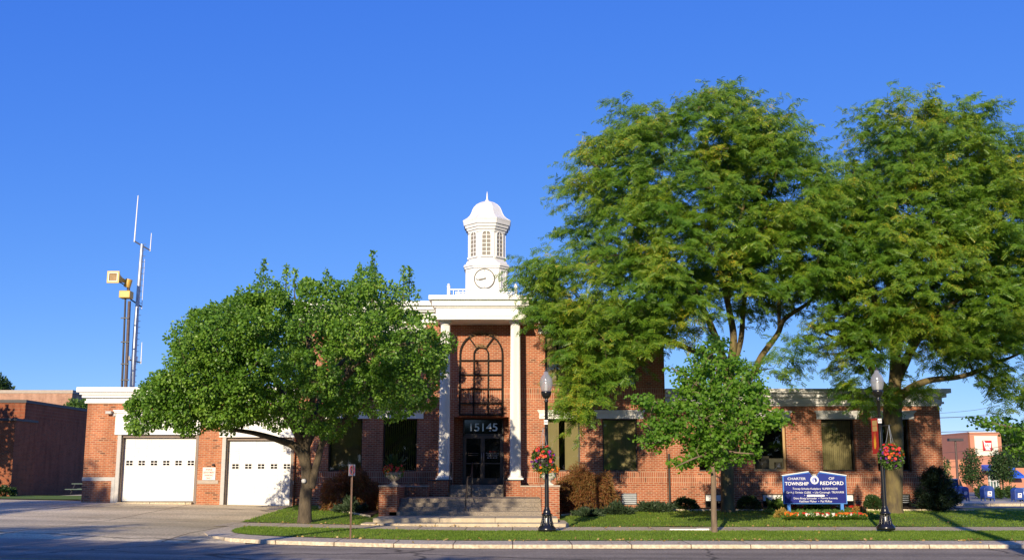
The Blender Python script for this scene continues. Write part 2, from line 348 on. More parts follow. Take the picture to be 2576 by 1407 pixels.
def ground_mat(name, c1, c2, scale, bump, rough=.9, streak=None, fine=None, joints=None, oil=None, spec=.2, cracks=None):
    m, nt, out = nodes(name); L = nt.links.new
    g = N(nt, 'ShaderNodeNewGeometry')
    n = N(nt, 'ShaderNodeTexNoise', Scale=scale, Detail=8.0, Roughness=.7); L(g.outputs['Position'], n.inputs['Vector'])
    r = ramp(nt, [(.28, c1), (.72, c2)]); L(n.outputs[0], r.inputs[0]); col = r.outputs[0]
    def mul(col, fac_col):
        mu = N(nt, 'ShaderNodeMix', data_type='RGBA', blend_type='MULTIPLY'); mu.inputs[0].default_value = 1; L(col, mu.inputs[6]); L(fac_col, mu.inputs[7]); return mu.outputs[2]
    if fine:
        n3 = N(nt, 'ShaderNodeTexNoise', Scale=fine, Detail=2.0); L(g.outputs['Position'], n3.inputs['Vector'])
        r3 = ramp(nt, [(.3, (.72,) * 3), (.7, (1.25,) * 3)]); L(n3.outputs[0], r3.inputs[0]); col = mul(col, r3.outputs[0])
    if streak:
        mp = N(nt, 'ShaderNodeMapping'); mp.inputs['Scale'].default_value = streak; L(g.outputs['Position'], mp.inputs[0])
        n2 = N(nt, 'ShaderNodeTexNoise', Scale=1.0, Detail=4.0); L(mp.outputs[0], n2.inputs['Vector'])
        r2 = ramp(nt, [(.35, (.70,) * 3), (.65, (1.22,) * 3)]); L(n2.outputs[0], r2.inputs[0]); col = mul(col, r2.outputs[0])
    if oil:
        n4 = N(nt, 'ShaderNodeTexNoise', Scale=oil, Detail=5.0, Roughness=.75); L(g.outputs['Position'], n4.inputs['Vector'])
        r4 = ramp(nt, [(.62, (1,) * 3), (.78, (.5,) * 3)]); L(n4.outputs[0], r4.inputs[0]); col = mul(col, r4.outputs[0])
    if cracks:
        wn_ = N(nt, 'ShaderNodeTexNoise', Scale=1.3, Detail=4.0); L(g.outputs['Position'], wn_.inputs['Vector'])
        va = N(nt, 'ShaderNodeVectorMath', operation='MULTIPLY_ADD'); L(wn_.outputs['Color'], va.inputs[0]); va.inputs[1].default_value = (.9, .9, 0); L(g.outputs['Position'], va.inputs[2])
        vo = N(nt, 'ShaderNodeTexVoronoi', Scale=cracks); vo.feature = 'DISTANCE_TO_EDGE'; L(va.outputs[0], vo.inputs['Vector'])
        rc = ramp(nt, [(0, (.35,) * 3), (.006, (.55,) * 3), (.010, (1,) * 3)]); L(vo.outputs['Distance'], rc.inputs[0]); col = mul(col, rc.outputs[0])
    if joints:                                       # dark slots between concrete slabs
        s = N(nt, 'ShaderNodeSeparateXYZ'); L(g.outputs['Position'], s.inputs[0])
        for ax, step, w in joints:
            d = N(nt, 'ShaderNodeMath', operation='DIVIDE'); d.inputs[1].default_value = step; L(s.outputs[ax], d.inputs[0])
            fr = N(nt, 'ShaderNodeMath', operation='FRACT'); L(d.outputs[0], fr.inputs[0])
            rj = ramp(nt, [(0, (.28, .25, .22)), (w / step, (1, 1, 1))], 'CONSTANT'); L(fr.outputs[0], rj.inputs[0]); col = mul(col, rj.outputs[0])
    p = N(nt, 'ShaderNodeBsdfPrincipled', Roughness=rough); p.inputs['Specular IOR Level'].default_value = spec; L(col, p.inputs['Base Color'])
    nb = N(nt, 'ShaderNodeTexNoise', Scale=fine or scale * 8, Detail=3.0); L(g.outputs['Position'], nb.inputs['Vector'])
    b = N(nt, 'ShaderNodeBump', Strength=bump, Distance=.02); L(nb.outputs[0], b.inputs['Height']); L(b.outputs[0], p.inputs['Normal'])
    L(p.outputs[0], out.inputs[0]); return m
M_road = ground_mat('asphalt', (.275, .225, .16), (.38, .315, .23), .8, .25, streak=(.05, 1.1, 1), fine=22, oil=.9, cracks=.16)
M_drive = ground_mat('driveway concrete', (.53, .425, .25), (.66, .55, .345), .5, .15, fine=14, streak=(.12, .5, 1), oil=.6, cracks=.09, joints=[(0, 4.6, .05), (1, 5.1, .04)])
M_walk = ground_mat('pavement concrete', (.50, .41, .27), (.63, .53, .38), .9, .15, fine=16, oil=1.1, joints=[(0, 1.55, .025)])
M_curb = ground_mat('kerb concrete', (.52, .43, .29), (.66, .55, .40), .9, .2, fine=14, oil=1.0, joints=[(0, 1.55, .03)])
M_lawn = ground_mat('lawn', (.11, .175, .022), (.19, .26, .04), 1.2, .4, fine=18)
M_soil = ground_mat('mulch', (.05, .03, .02), (.10, .06, .04), 3, .6, fine=20)
M_lot = ground_mat('lot asphalt', (.20, .18, .16), (.27, .245, .22), .7, .2, fine=15)
M_land = ground_mat('land', (.10, .12, .05), (.16, .16, .08), .3, .2)
M_yline = mat('worn yellow paint', (.30, .20, .045), .8, var=.35, scale=4)
M_wline = mat('worn white paint', (.5, .47, .42), .8, var=.3, scale=5)

# ------------------------------------------------------------------ ground
def grid(xs, ylo, yhi, ny, zf, name, m, knd='structure'):
    V, Fc = [], []
    for x in xs:
        a, b = (ylo(x) if callable(ylo) else ylo), (yhi(x) if callable(yhi) else yhi)
        for j in range(ny + 1):
            y = a + (b - a) * j / ny; V.append((x, y, zf(x, y)))
    for i in range(len(xs) - 1):
        for j in range(ny):
            p = i * (ny + 1) + j; Fc.append((p, p + ny + 1, p + ny + 2, p + 1))
    return kind(np_mesh(name, V, Fc, m, smooth=True), knd)
def rng_x(a, b, st): return list(np.arange(a, b, st)) + [b]
XS = rng_x(-60, 60, 1.5)
def landz(x, y):
    if y < 26.4: return ROADZ(x, y) - .12
    return G(x, y) - (.12 if y > 27 else .24)
grid([-900, -300, -120] + XS + [120, 300, 900], -300, 1200, 300, lambda x, y: landz(max(-60, min(60, x)), y), 'ground', M_land)
YR = 26.55
grid(XS, -30, YR, 24, ROADZ, 'road', M_road)
m = MB()
for x0, x1 in zip(XS, XS[1:]):
    m.quad((x0, 21.0, ROADZ(x0, 21) + .004), (x1, 21.0, ROADZ(x1, 21) + .004), (x1, 21.12, ROADZ(x1, 21) + .004), (x0, 21.12, ROADZ(x0, 21) + .004))
kind(m.build('lane_marking', M_yline), 'structure')
def drivez(x, y):
    t = min(1, max(0, (y - YR) / 2.2)); return ROADZ(x, y) * (1 - t) + G(x, y) * t - .012
grid(rng_x(-60, -7.0, 1.0), YR, 46.0, 24, drivez, 'driveway', M_drive)
# kerb with its rounded end at the driveway
OUT = [(-9.05, 32.5), (-9.05, 30.8), (-8.85, 29.2), (-8.35, 28.0), (-7.5, 27.1), (-6.4, 26.65), (-5.0, YR)]
INN = [(-8.45, 32.5), (-8.45, 31.0), (-8.3, 30.0), (-7.95, 29.1), (-7.35, 28.5), (-6.4, 28.1), (-5.0, 27.98)]
for x in np.arange(-4, 60.1, 1.0): OUT.append((x, YR)); INN.append((x, 27.98))
m = MB()
for i in range(len(OUT) - 1):
    a, b, c, d = OUT[i], OUT[i + 1], INN[i + 1], INN[i]
    A = (a[0], a[1], G(*a)); B = (b[0], b[1], G(*b))
    m.quad(A, B, (c[0], c[1], G(*c) + .005), (d[0], d[1], G(*d) + .005))
    fz = lambda q: (q[0], q[1] - .03, ROADZ(*q) - .05)
    m.quad(fz(a), fz(b), B, A)
kind(m.build('kerb', M_curb), 'structure')
m = MB()
for i in range(3, len(OUT) - 1):
    a, b = OUT[i], OUT[i + 1]
    wa_, wb_ = (.10 + .07 * math.sin(q[0] * 2.1) * math.sin(q[0] * .7) for q in (a, b))
    m.quad((a[0], a[1] - .04 - wa_, ROADZ(*a) + .004), (b[0], b[1] - .04 - wb_, ROADZ(*b) + .004), (b[0], b[1] - .02, ROADZ(*b) + .004), (a[0], a[1] - .02, ROADZ(*a) + .004))
kind(m.build('gutter', ground_mat('gutter grit', (.07, .05, .035), (.17, .13, .09), 3, .4, fine=30)), 'structure')
def inner_y(x):
    for (x0, y0), (x1, y1) in zip(INN, INN[1:]):
        if x0 <= x <= x1 and x1 > x0: return y0 + (y1 - y0) * (x - x0) / (x1 - x0)
    return 32.49
bumpz = lambda x, y: .02 * math.sin(x * 1.3 + y) * math.sin(y * 1.7 + x * .4)
VX = [-8.45, -8.2, -7.9, -7.4, -6.8, -6.2] + rng_x(-5.5, 60, .8)
grid(VX, lambda x: inner_y(x) + .0, 32.5, 6, lambda x, y: G(x, y) + .012 + bumpz(x, y) * .5, 'verge_lawn', M_lawn)
grid(rng_x(-9.6, 60, 1.0), 32.5, 34.9, 3, lambda x, y: G(x, y) + .006, 'sidewalk', M_walk)
XL, XE = -9.35, X(1430, 34.9)
grid(rng_x(XL, 19.6, .7), 34.9, 43.75, 10, lambda x, y: G(x, y) + .012 + bumpz(x, y), 'front_lawn', M_lawn)
grid(rng_x(19.6, 60, 1.5), 34.9, 44.2, 8, lambda x, y: G(x, y) + .012 + bumpz(x, y), 'side_lawn', M_lawn)
grid(rng_x(19.6, 90, 3), 44.2, 52.5, 4, lambda x, y: G(x, y) + .0, 'lot_road', M_lot)
grid(rng_x(19.6, 90, 3), 56.5, 140, 14, lambda x, y: G(x, y) - .0, 'parking_lot', M_lot)
m = MB()
for x0, x1 in zip(rng_x(19.6, 60, 2), rng_x(19.6, 60, 2)[1:]):
    za, zb, zc = G(x0, 52.5), G(x0, 53.0), G(x0, 56.5)
    m.quad((x0, 52.5, za - .05), (x1, 52.5, za - .05), (x1, 52.5, za + .14), (x0, 52.5, za + .14))
    m.quad((x0, 52.5, za + .14), (x1, 52.5, za + .14), (x1, 65.5, zc + .05), (x0, 65.5, zc + .05))
kind(m.build('lot_island', M_walk), 'structure')
grid(rng_x(19.6, 70, 2), 66.2, 71, 3, lambda x, y: G(x, y) + .05 + bumpz(x, y), 'lot_verge', M_lawn)
grid(rng_x(-60, -19.8, 1.5), lambda x: 46.0 + max(0, (-21 - x) * .05), lambda x: 66 + (0 if x < -26 else (x + 26) * -1.6), 8, lambda x, y: G(x, y) + .03 + bumpz(x, y), 'left_lawn', M_lawn)
grid(rng_x(-30, -17, 1.0), 46, 80, 12, lambda x, y: G(x, y) + .004, 'side_path', M_drive)
# planting beds with an edging strip against the wall
BXL0, BXL1, BXR0, BXR1 = X(790, 41), X(952, 40), X(1408, 40), X(2420, 43)
bed_l = lambda x: 42.3 - (x - BXL0) / (BXL1 - BXL0) * 4.2
bed_r = lambda x: 39.6 + min(1, max(0, (x - BXR0) / 3.5)) * 2.7
for nm, a, b, fn in (('left_bed', BXL0, BXL1, bed_l), ('right_bed', BXR0, BXR1, bed_r)):
    grid(rng_x(a, b, .6), fn, 43.72, 3, lambda x, y: G(x, y) + .05, nm, M_soil)
m = MB()
for a, b, fn in ((BXL0, BXL1, bed_l), (BXR0, BXR1, bed_r)):
    xs = rng_x(a, b, .6)
    for x0, x1 in zip(xs, xs[1:]):
        p, q = (x0, fn(x0)), (x1, fn(x1)); za, zb = G(*p), G(*q)
        m.quad((p[0], p[1] - .06, za), (q[0], q[1] - .06, zb), (q[0], q[1] - .06, zb + .08), (p[0], p[1] - .06, za + .08))
        m.quad((p[0], p[1] - .06, za + .08), (q[0], q[1] - .06, zb + .08), (q[0], q[1] + .06, zb + .08), (p[0], p[1] + .06, za + .08))
kind(m.build('bed_edging', M_curb), 'structure')

# ------------------------------------------------------------------ walls and windows
def wall(mb, x0, x1, z0, z1, y, holes, bands=(), reveal=.28):
    xs = sorted({x0, x1, *[h[0] for h in holes], *[h[1] for h in holes]}); xs = [x for x in xs if x0 <= x <= x1]
    zs = sorted({z0, z1, *[h[2] for h in holes], *[h[3] for h in holes], *[b[0] for b in bands], *[b[1] for b in bands]}); zs = [z for z in zs if z0 <= z <= z1]
    for a, b in zip(xs, xs[1:]):
        for c, d in zip(zs, zs[1:]):
            mx, mz = (a + b) / 2, (c + d) / 2
            if any(h[0] < mx < h[1] and h[2] < mz < h[3] for h in holes): continue
            mi = next((bb[2] for bb in bands if bb[0] < mz < bb[1]), 0)
            mb.quad((a, y, c), (b, y, c), (b, y, d), (a, y, d), mi)
    for h in holes:
        a, b, c, d = h[:4]; rv = h[4] if len(h) > 4 else reveal
        mb.quad((a, y, c), (a, y, d), (a, y + rv, d), (a, y + rv, c)); mb.quad((b, y, d), (b, y, c), (b, y + rv, c), (b, y + rv, d))
        mb.quad((a, y, d), (b, y, d), (b, y + rv, d), (a, y + rv, d)); mb.quad((b, y, c), (a, y, c), (a, y + rv, c), (b, y + rv, c))
def shell(mb, x0, x1, y0, y1, z0, z1, sides='LRB', mi=0):
    if 'L' in sides: mb.quad((x0, y1, z0), (x0, y0, z0), (x0, y0, z1), (x0, y1, z1), mi)
    if 'R' in sides: mb.quad((x1, y0, z0), (x1, y1, z0), (x1, y1, z1), (x1, y0, z1), mi)
    if 'B' in sides: mb.quad((x1, y1, z0), (x0, y1, z0), (x0, y1, z1), (x1, y1, z1), mi)
    if 'F' in sides: mb.quad((x0, y0, z0), (x1, y0, z0), (x1, y0, z1), (x0, y0, z1), mi)
rnd = random.Random(4)
def window(parent, x0, x1, z0, z1, y, style, frame_mat=None, fw=.06):
    m = MB(); yf, yb = y, y + .07
    m.box(x0 + .002, x0 + fw, yf, yb, z0, z1); m.box(x1 - fw, x1 - .002, yf, yb, z0, z1)
    m.box(x0 + fw, x1 - fw, yf, yb, z1 - fw, z1); m.box(x0 + fw, x1 - fw, yf, yb, z0, z0 + fw)
    w = m.build('window', frame_mat or M_bronze, parent)
    MB().quad((x0 + fw, y + .03, z0 + fw), (x1 - fw, y + .03, z0 + fw), (x1 - fw, y + .03, z1 - fw), (x0 + fw, y + .03, z1 - fw)).build('pane', M_pane, w)
    if style in ('closed', 'gap', 'half', 'open'):
        b = MB(); x = x0 + fw + .01; i = 0; W_ = x1 - x0
        while x < x1 - fw - .05:
            t = (x - x0) / W_
            ang = .55 + rnd.uniform(-.06, .06)
            if style == 'gap' and .34 < t < .56: ang = 1.45
            if style == 'half' and (t > .62 or .3 < t < .36): ang = 1.42
            if style == 'open': ang = 1.3
            dx, dy = .105 * math.cos(ang), .105 * math.sin(ang)
            yy = y + .17
            b.quad((x, yy, z0 + .07), (x + dx, yy + dy * .6, z0 + .07), (x + dx, yy + dy * .6, z1 - .05), (x, yy, z1 - .05))
            x += .088
        b.build('blind', M_blind, w)
    return w
def lintel(parent, x0, x1, z0, z1, y, mt, pr=.10):
    h = z1 - z0
    m = MB()
    m.prism([(x0, z0), (x1, z0), (x1, z1 - h * .32), (x0, z1 - h * .32)], y - pr * .55, y - .002)
    for k, (e, p0, p1) in enumerate([(.03, .68, .78), (.055, .78, .90), (.085, .90, 1.0)]):
        m.box(x0 - e, x1 + e, y - pr * .6 - e, y - .002, z0 + h * p0, z0 + h * p1)
    return m.build('lintel', mt, parent)

YF, YW, YG = 43.7, 43.9, 43.5
hall = thing('town_hall', (X(1206, YF), YF, .2), 'red brick two-storey hall with white columned porch and clock tower', 'town hall')
xL, xR = X(743, YF), X(1676, YF)
zt = Z(808, YF)
xw0, xw1 = xR + .003, X(2371, YW)
holes = []
wins = []
loz0, loz1, upz0, upz1 = Z(1184, YF), Z(1052, YF), Z(969, YF), Z(839, YF)
for u0, u1, st, up in ((825, 910, 'closed', 'half'), (962, 1048, 'open', 'half'), (1372, 1459, 'gap', 'half'), (1516, 1604, 'closed', 'dark')):
    for z0, z1, s in ((loz0, loz1, st), (upz0, upz1, up)):
        h = (X(u0, YF), X(u1, YF), z0, z1); holes.append(h); wins.append((h, s))
LAND = 1.263
dh = (X(1140, YF), X(1279.5, YF), LAND, Z(1047.6, YF), 1.25)
bz0, bz1 = Z(1268, YF), Z(1239, YF)
vents = [(X(1561, YF), X(1600, YF), bz0, bz1, .12)]
sb = [(Z(1005, YF), Z(974, YF), 1), (Z(1212, YF), Z(1185.5, YF), 1)]
m = MB(); wall(m, xL, xR, -.3, zt + .8, YF, holes + [dh] + vents, sb)
shell(m, xL, xR, YF, YF + 15, -.3, zt + .8); m.quad((xL, YF, zt + .75), (xR, YF, zt + .75), (xR, YF + 15, zt + .75), (xL, YF + 15, zt + .75))
m.build('wall', [M_brick, M_sold], hall)
m = MB(); m.quad((xL + .1, YF + 6, 0), (xR - .1, YF + 6, 0), (xR - .1, YF + 6, zt), (xL + .1, YF + 6, zt))
fz = Z(1005, YF) - .1
m.box(xL + .05, dh[0] - .3, YF + .3, YF + 6, fz, fz + .25); m.box(dh[1] + .3, xR - .05, YF + .3, YF + 6, fz, fz + .25)
m.build('interior', M_inside, hall)
for h, s in wins:
    window(hall, *h[:4], YF + .2, s)
    lintel(hall, h[0] - .27, h[1] + .27, h[3] + .003, h[3] + .37, YF, M_white)
m = MB(); v = vents[0]
for k in range(6): m.box(v[0] + .02, v[1] - .02, YF + .05, YF + .1, v[2] + .03 + k * (v[3] - v[2]) / 6, v[2] + .03 + (k + .7) * (v[3] - v[2]) / 6)
m.build('vent', M_galv, hall)
def cornice(name, parent, x0, x1, y, yb, tiers, mt, left=True, right=True):
    m = MB()
    for z0, z1, ov in tiers:
        m.box(x0 - (ov if left else 0), x1 + (ov if right else 0), y - ov, yb, z0, z1)
    return m.build(name, mt, parent, bevel=.008)
T = lambda rows, Y: [(Z(b, Y - ov) , Z(a, Y - ov) , ov) for a, b, ov in rows]
cornice('cornice', hall, xL, xR, YF, YF + 15.1, T([(756, 767, .55), (767.2, 778, .40), (778.2, 783, .30), (783.2, 811, .10)], YF), M_white)
# ---- single-storey wing of the hall
zw = Z(1019, YW)
wh, ww = [], []
wz0, wz1 = Z(1184, YW), Z(1053, YW)
for u0, u1, st in ((1758, 1842, 'dark'), (1895, 1979, 'office'), (2069, 2153, 'closed'), (2207, 2292, 'dark')):
    h = (X(u0, YW), X(u1, YW), wz0, wz1); wh.append(h); ww.append((h, st))
wb = [(X(a, YW), X(b, YW), Z(1275, YW), Z(1241, YW), .14) for a, b in ((1770, 1818), (1913, 1967), (2090, 2143), (2258, 2283))]
m = MB(); wall(m, xw0, xw1, -.3, zw + .4, YW, wh + wb, [(Z(1220, YW), Z(1193, YW), 1)])
shell(m, xw0, xw1, YW, YW + 14, -.3, zw + .4, 'RB'); m.quad((xw0, YW, zw + .35), (xw1, YW, zw + .35), (xw1, YW + 14, zw + .35), (xw0, YW + 14, zw + .35))
m.build('wing_wall', [M_brick, M_sold], hall)
m = MB(); m.quad((xw0, YW + 5, 0), (xw1, YW + 5, 0), (xw1, YW + 5, zw), (xw0, YW + 5, zw)); m.box(xw0 + .1, xw1 - .1, YW + .3, YW + 5, wz0 - .5, wz0 - .3)
m.build('wing_interior', M_inside, hall)
for i, (h, s) in enumerate(ww):
    w = window(hall, *h, YW + .2, s, M_tan if s == 'office' else M_bronze, .10 if s == 'office' else .06)
    lintel(hall, h[0] - .2, h[1] + .2, h[3] + .003, h[3] + .36, YW, M_wing)
    if s == 'office':
        b = MB(); x0 = h[0]
        b.box(x0 + .12, h[1] - .12, YW + .35, YW + .75, h[2] + .02, h[2] + .12)
        b.box(x0 + .45, x0 + .80, YW + .5, YW + .9, h[2] + .12, h[2] + .66); b.box(x0 + .22, x0 + .42, YW + .5, YW + .9, h[2] + .12, h[2] + .46)
        b.box(x0 + 1.1, x0 + 1.4, YW + .6, YW + .8, h[2] + .12, h[2] + .40)
        b.build('desk_clutter', M_beige, w)
for i, h in enumerate(wb):
    m = MB(); zs = h[2] + (h[3] - h[2]) * (.5 if i < 3 else .95)
    f = MB(); f.box(h[0], h[0] + .04, YW + .03, YW + .1, h[2], h[3]); f.box(h[1] - .04, h[1], YW + .03, YW + .1, h[2], h[3]); f.box(h[0] + .04, h[1] - .04, YW + .03, YW + .1, h[3] - .04, h[3]); f.box(h[0] + .04, h[1] - .04, YW + .03, YW + .1, h[2], h[2] + .04)
    fo = f.build('basement_window', M_bronze, hall)
    if i < 3: MB().box(h[0] + .04, h[1] - .04, YW + .06, YW + .09, zs, h[3] - .04).build('panel', M_white, fo)
    else:
        q = MB()
        for k in range(4): q.box(h[0] + .05, h[1] - .05, YW + .05, YW + .08, h[3] - .1 - k * .09, h[3] - .06 - k * .09)
        q.build('louvre', M_galv, fo)
    MB().quad((h[0] + .04, YW + .1, h[2] + .04), (h[1] - .04, YW + .1, h[2] + .04), (h[1] - .04, YW + .1, zs - .002), (h[0] + .04, YW + .1, zs - .002)).build('pane', M_blackg, fo)
cornice('wing_cornice', hall, xw0, xw1, YW, YW + 14.1, T([(976, 987, .40), (987.2, 998, .25), (998.2, 1009, .10), (1009.2, 1014.5, .16), (1014.8, 1020, .07)], YW), M_wing, left=False)
m = MB(); m.tube([(xR + .12, YW - .07, .1), (xR + .12, YW - .07, Z(1140, YW))], .05); m.build('downpipe', M_bronze, hall)
# ---- porch
YC, RC = 42.75, .235
yp = 42.15
pt = [(741, 752, 0.30), (752.4, 768, .16), (768.4, 772, .08), (772.4, 793.6, 0.0), (794, 802.5, .05)]
m = MB(); xa, xb = X(1096, yp, 790), X(1321, yp, 790)
for a, b, ov in pt: m.box(xa - ov, xb + ov, yp - ov, YF - .003 + .0, Z(b, yp - ov), Z(a, yp - ov))
m.build('porch_entablature', M_white, hall, bevel=.01)
zsoff = Z(802.5, yp - .05)
for u in (1118.5, 1296.2):
    xc = X(u, YC, 1000); zb = Z(1204.6, YC - .3)
    prof = []
    h0, h1 = zb + .16, zsoff - .14
    n = 40; vs, fs = [], []
    rows = 9
    for i in range(rows):
        t = i / (rows - 1); r = RC * (1 - .14 * t ** 1.6)
        for k in range(n * 2):
            a = math.pi * k / n; rr = r if k % 2 == 0 else r - .018
            vs.append((xc + rr * math.cos(a), YC + rr * math.sin(a), h0 + (h1 - h0) * t))
    for i in range(rows - 1):
        for k in range(n * 2):
            a, b = i * n * 2 + k, i * n * 2 + (k + 1) % (n * 2); fs.append((a, b, b + n * 2, a + n * 2))
    c = MB().add(vs, fs, 0, False).build('column', M_white, hall)
    b = MB(); b.box(xc - .33, xc + .33, YC - .33, YC + .33, zb, zb + .07); b.lathe((xc, YC, zb + .07), [(.30, 0), (.31, .03), (.29, .06), (.25, .09)], 24); b.build('column_base', M_white, c)
    b = MB(); b.lathe((xc, YC, h1), [(.215, -.03), (.23, 0), (.215, .03), (.25, .07)], 24); b.box(xc - .27, xc + .27, YC - .27, YC + .27, h1 + .07, zsoff - .002); b.build('column_capital', M_white, c)
# arched grille on the porch wall
yg = YF - .10
gx = lambda u: X(u, yg, 950); gz = lambda v: Z(v, yg)
m = MB(); w = .075; yb_ = YF - .03
xl, xr_, zb_, zs_ = gx(1156.5), gx(1263.2), gz(1042), gz(890); cx = (xl + xr_) / 2; ro = (xr_ - xl) / 2
m.bar((xl, zb_), (xl, zs_), w, yg, yb_); m.bar((xr_, zb_), (xr_, zs_), w, yg, yb_); m.bar((xl - w / 2, zb_), (xr_ + w / 2, zb_), w, yg - .004, yb_)
m.arc((cx, zs_), ro, w, 0, math.pi, yg + .002, yb_)
xi0, xi1 = gx(1191.5), gx(1227.5); ri = (xi1 - xi0) / 2; cxi = (xi0 + xi1) / 2
for xx in (xi0, xi1): m.bar((xx, zb_ + w / 2), (xx, zs_), w * .8, yg + .004, yb_)
m.arc((cxi, zs_), ri, w * .8, 0, math.pi, yg + .006, yb_)
for v in (905.5, 941.3, 977, 1013.5): m.bar((xl + w / 2, gz(v)), (xr_ - w / 2, gz(v)), w * .8, yg + .008, yb_)
for a in (R(54), R(126)): m.bar((cxi + ri * math.cos(a), zs_ + ri * math.sin(a)), (cx + ro * math.cos(a), zs_ + ro * math.sin(a)), w * .8, yg + .010, yb_)
m.build('arched_grille', mat('grille metal', (.016, .012, .010), .75, spec=.15, var=.1), hall)
# bird nests of dry grass on the grille
rr = random.Random(9); M_straw = mat('straw', (.30, .20, .10), .9)
for (nx, nz, nn, sp, lb) in ((cx, zs_ + ro + .03, 90, .8, 'wispy dry grass of an old nest along the top of the arched grille'), (cxi, zs_ + ri + .05, 40, .28, 'small tuft of dry nest grass on the inner arch of the grille')):
    nest = MB()
    for _ in range(nn):
        a = nx + rr.gauss(0, sp * .4); z = nz + rr.uniform(-.02, .08); d = rr.uniform(-.25, .25)
        z = min(z, nz + .06) - (a - nx) ** 2 / (2 * ro) * (1 if nn > 50 else 2.2)
        nest.tube([(a, yg - .02 + rr.uniform(-.03, .05), z), (a + d * .5, yg - .04, z + rr.uniform(-.03, .05)), (a + d, yg - .03, z + rr.uniform(-.12, .02))], .006, 3, caps=False)
    tag(nest.build('bird_nest', M_straw, base=(nx, yg, nz)), lb, 'nest')
# ---- entrance recess
YD = YF + 1.2
m = MB(); sx0, sx1, sz1 = dh[0], dh[1], dh[3]
X2 = lambda u: X(u, YD, 1140)
zt0, zd1, zmid, zd0 = Z(1091, YD), Z(1096.8, YD), Z(1164.5, YD), LAND + .02
dx0, dx1, dm0, dm1 = X2(1164), X2(1266), X2(1211), X2(1219)
MB().quad((sx0, YD + .05, LAND), (dx0, YD + .05, LAND), (dx0, YD + .05, sz1), (sx0, YD + .05, sz1)).build('entrance_jamb', M_brick, hall)
m = MB(); m.quad((dx1, YD + .05, LAND), (sx1, YD + .05, LAND), (sx1, YD + .05, sz1), (dx1, YD + .05, sz1))
m.build('entrance_jamb', M_brick, hall)
m = MB(); m.box(dx0, dx1, YD - .05, YD + .05, zt0 - .08, zt0 + .02); m.box(dx0, dx0 + .06, YD - .05, YD + .05, LAND, sz1); m.box(dx1 - .06, dx1, YD - .05, YD + .05, LAND, sz1)
m.box(dx0 + .06, dx1 - .06, YD - .05, YD + .05, LAND, LAND + .03); m.box(dx0 + .06, dx1 - .06, YD - .05, YD + .05, sz1 - .05, sz1)
ef = m.build('entrance_frame', M_bronze, hall)
MB().quad((dx0 + .06, YD, zt0 + .02), (dx1 - .06, YD, zt0 + .02), (dx1 - .06, YD, sz1 - .05), (dx0 + .06, YD, sz1 - .05)).build('transom_pane', M_blackg, ef)
text('15145', X(1182.5, YD, 1070), X(1251, YD, 1070), Z(1083.3, YD), Z(1063.2, YD), YD - .03, M_silver, ef, 'street_number', bold=.012)
M_brown = mat('brown door metal', (.075, .055, .045), .35, metal=.3, var=.15)
for k, (a, b) in enumerate(((dx0 + .062, dm0 + .045), (dm0 + .05, dx1 - .062))):
    d = MB(); st = .09
    d.box(a, a + st, YD - .03, YD + .03, zd0 + .01, zt0 - .082); d.box(b - st, b, YD - .03, YD + .03, zd0 + .01, zt0 - .082)
    d.box(a + st, b - st, YD - .03, YD + .03, zd0 + .01, zd0 + .26); d.box(a + st, b - st, YD - .03, YD + .03, zt0 - .18, zt0 - .082); d.box(a + st, b - st, YD - .03, YD + .03, zmid - .02, zmid + .03)
    do = d.build('entrance_door', M_brown, hall)
    MB().quad((a + st, YD, zd0 + .26), (b - st, YD, zd0 + .26), (b - st, YD, zt0 - .18), (a + st, YD, zt0 - .18)).build('pane', M_blackg, do)
    hx = b - .05 if k == 0 else a + .05
    MB().tube([(hx, YD - .04, zmid + .05), (hx, YD - .10, zmid + .1), (hx, YD - .10, zmid + .42), (hx, YD - .04, zmid + .47)], .014).build('door_handle', M_silver, do)
    if k == 1:
        na, nb = a + st + .05, b - st - .04
        for (t, zc, hh) in (('Please pay all traffic tickets', 1138.5, .048), ('in the 17th District Court', 1142.2, .042), ('in the next building', 1145.8, .046)):
            ww_ = (nb - na) * (1 if zc < 1140 else .92 if zc < 1145 else .72); mid = (na + nb) / 2
            text(t, mid - ww_ / 2, mid + ww_ / 2, Z(zc, YD) - hh / 2, Z(zc, YD) + hh / 2, YD - .01, M_text, do)
        for q in range(4):
            xx = na + .06 + q * (nb - na - .1) / 4
            MB().box(xx, xx + .08, YD - .014, YD - .01, Z(1150, YD) - .012, Z(1150, YD) + .012).build('arrow_mark', M_text, do)
        MB().box(na + .16, nb - .12, YD - .014, YD - .01, Z(1136, YD) + .02, Z(1136, YD) + .035).build('red_line', M_red, do)
    else:
        for zc in (1139, 1144): MB().box(a + st + .08, b - st - .1, YD - .012, YD - .01, Z(zc, YD) - .01, Z(zc, YD) + .01).build('faded_lettering', M_jamb, do)
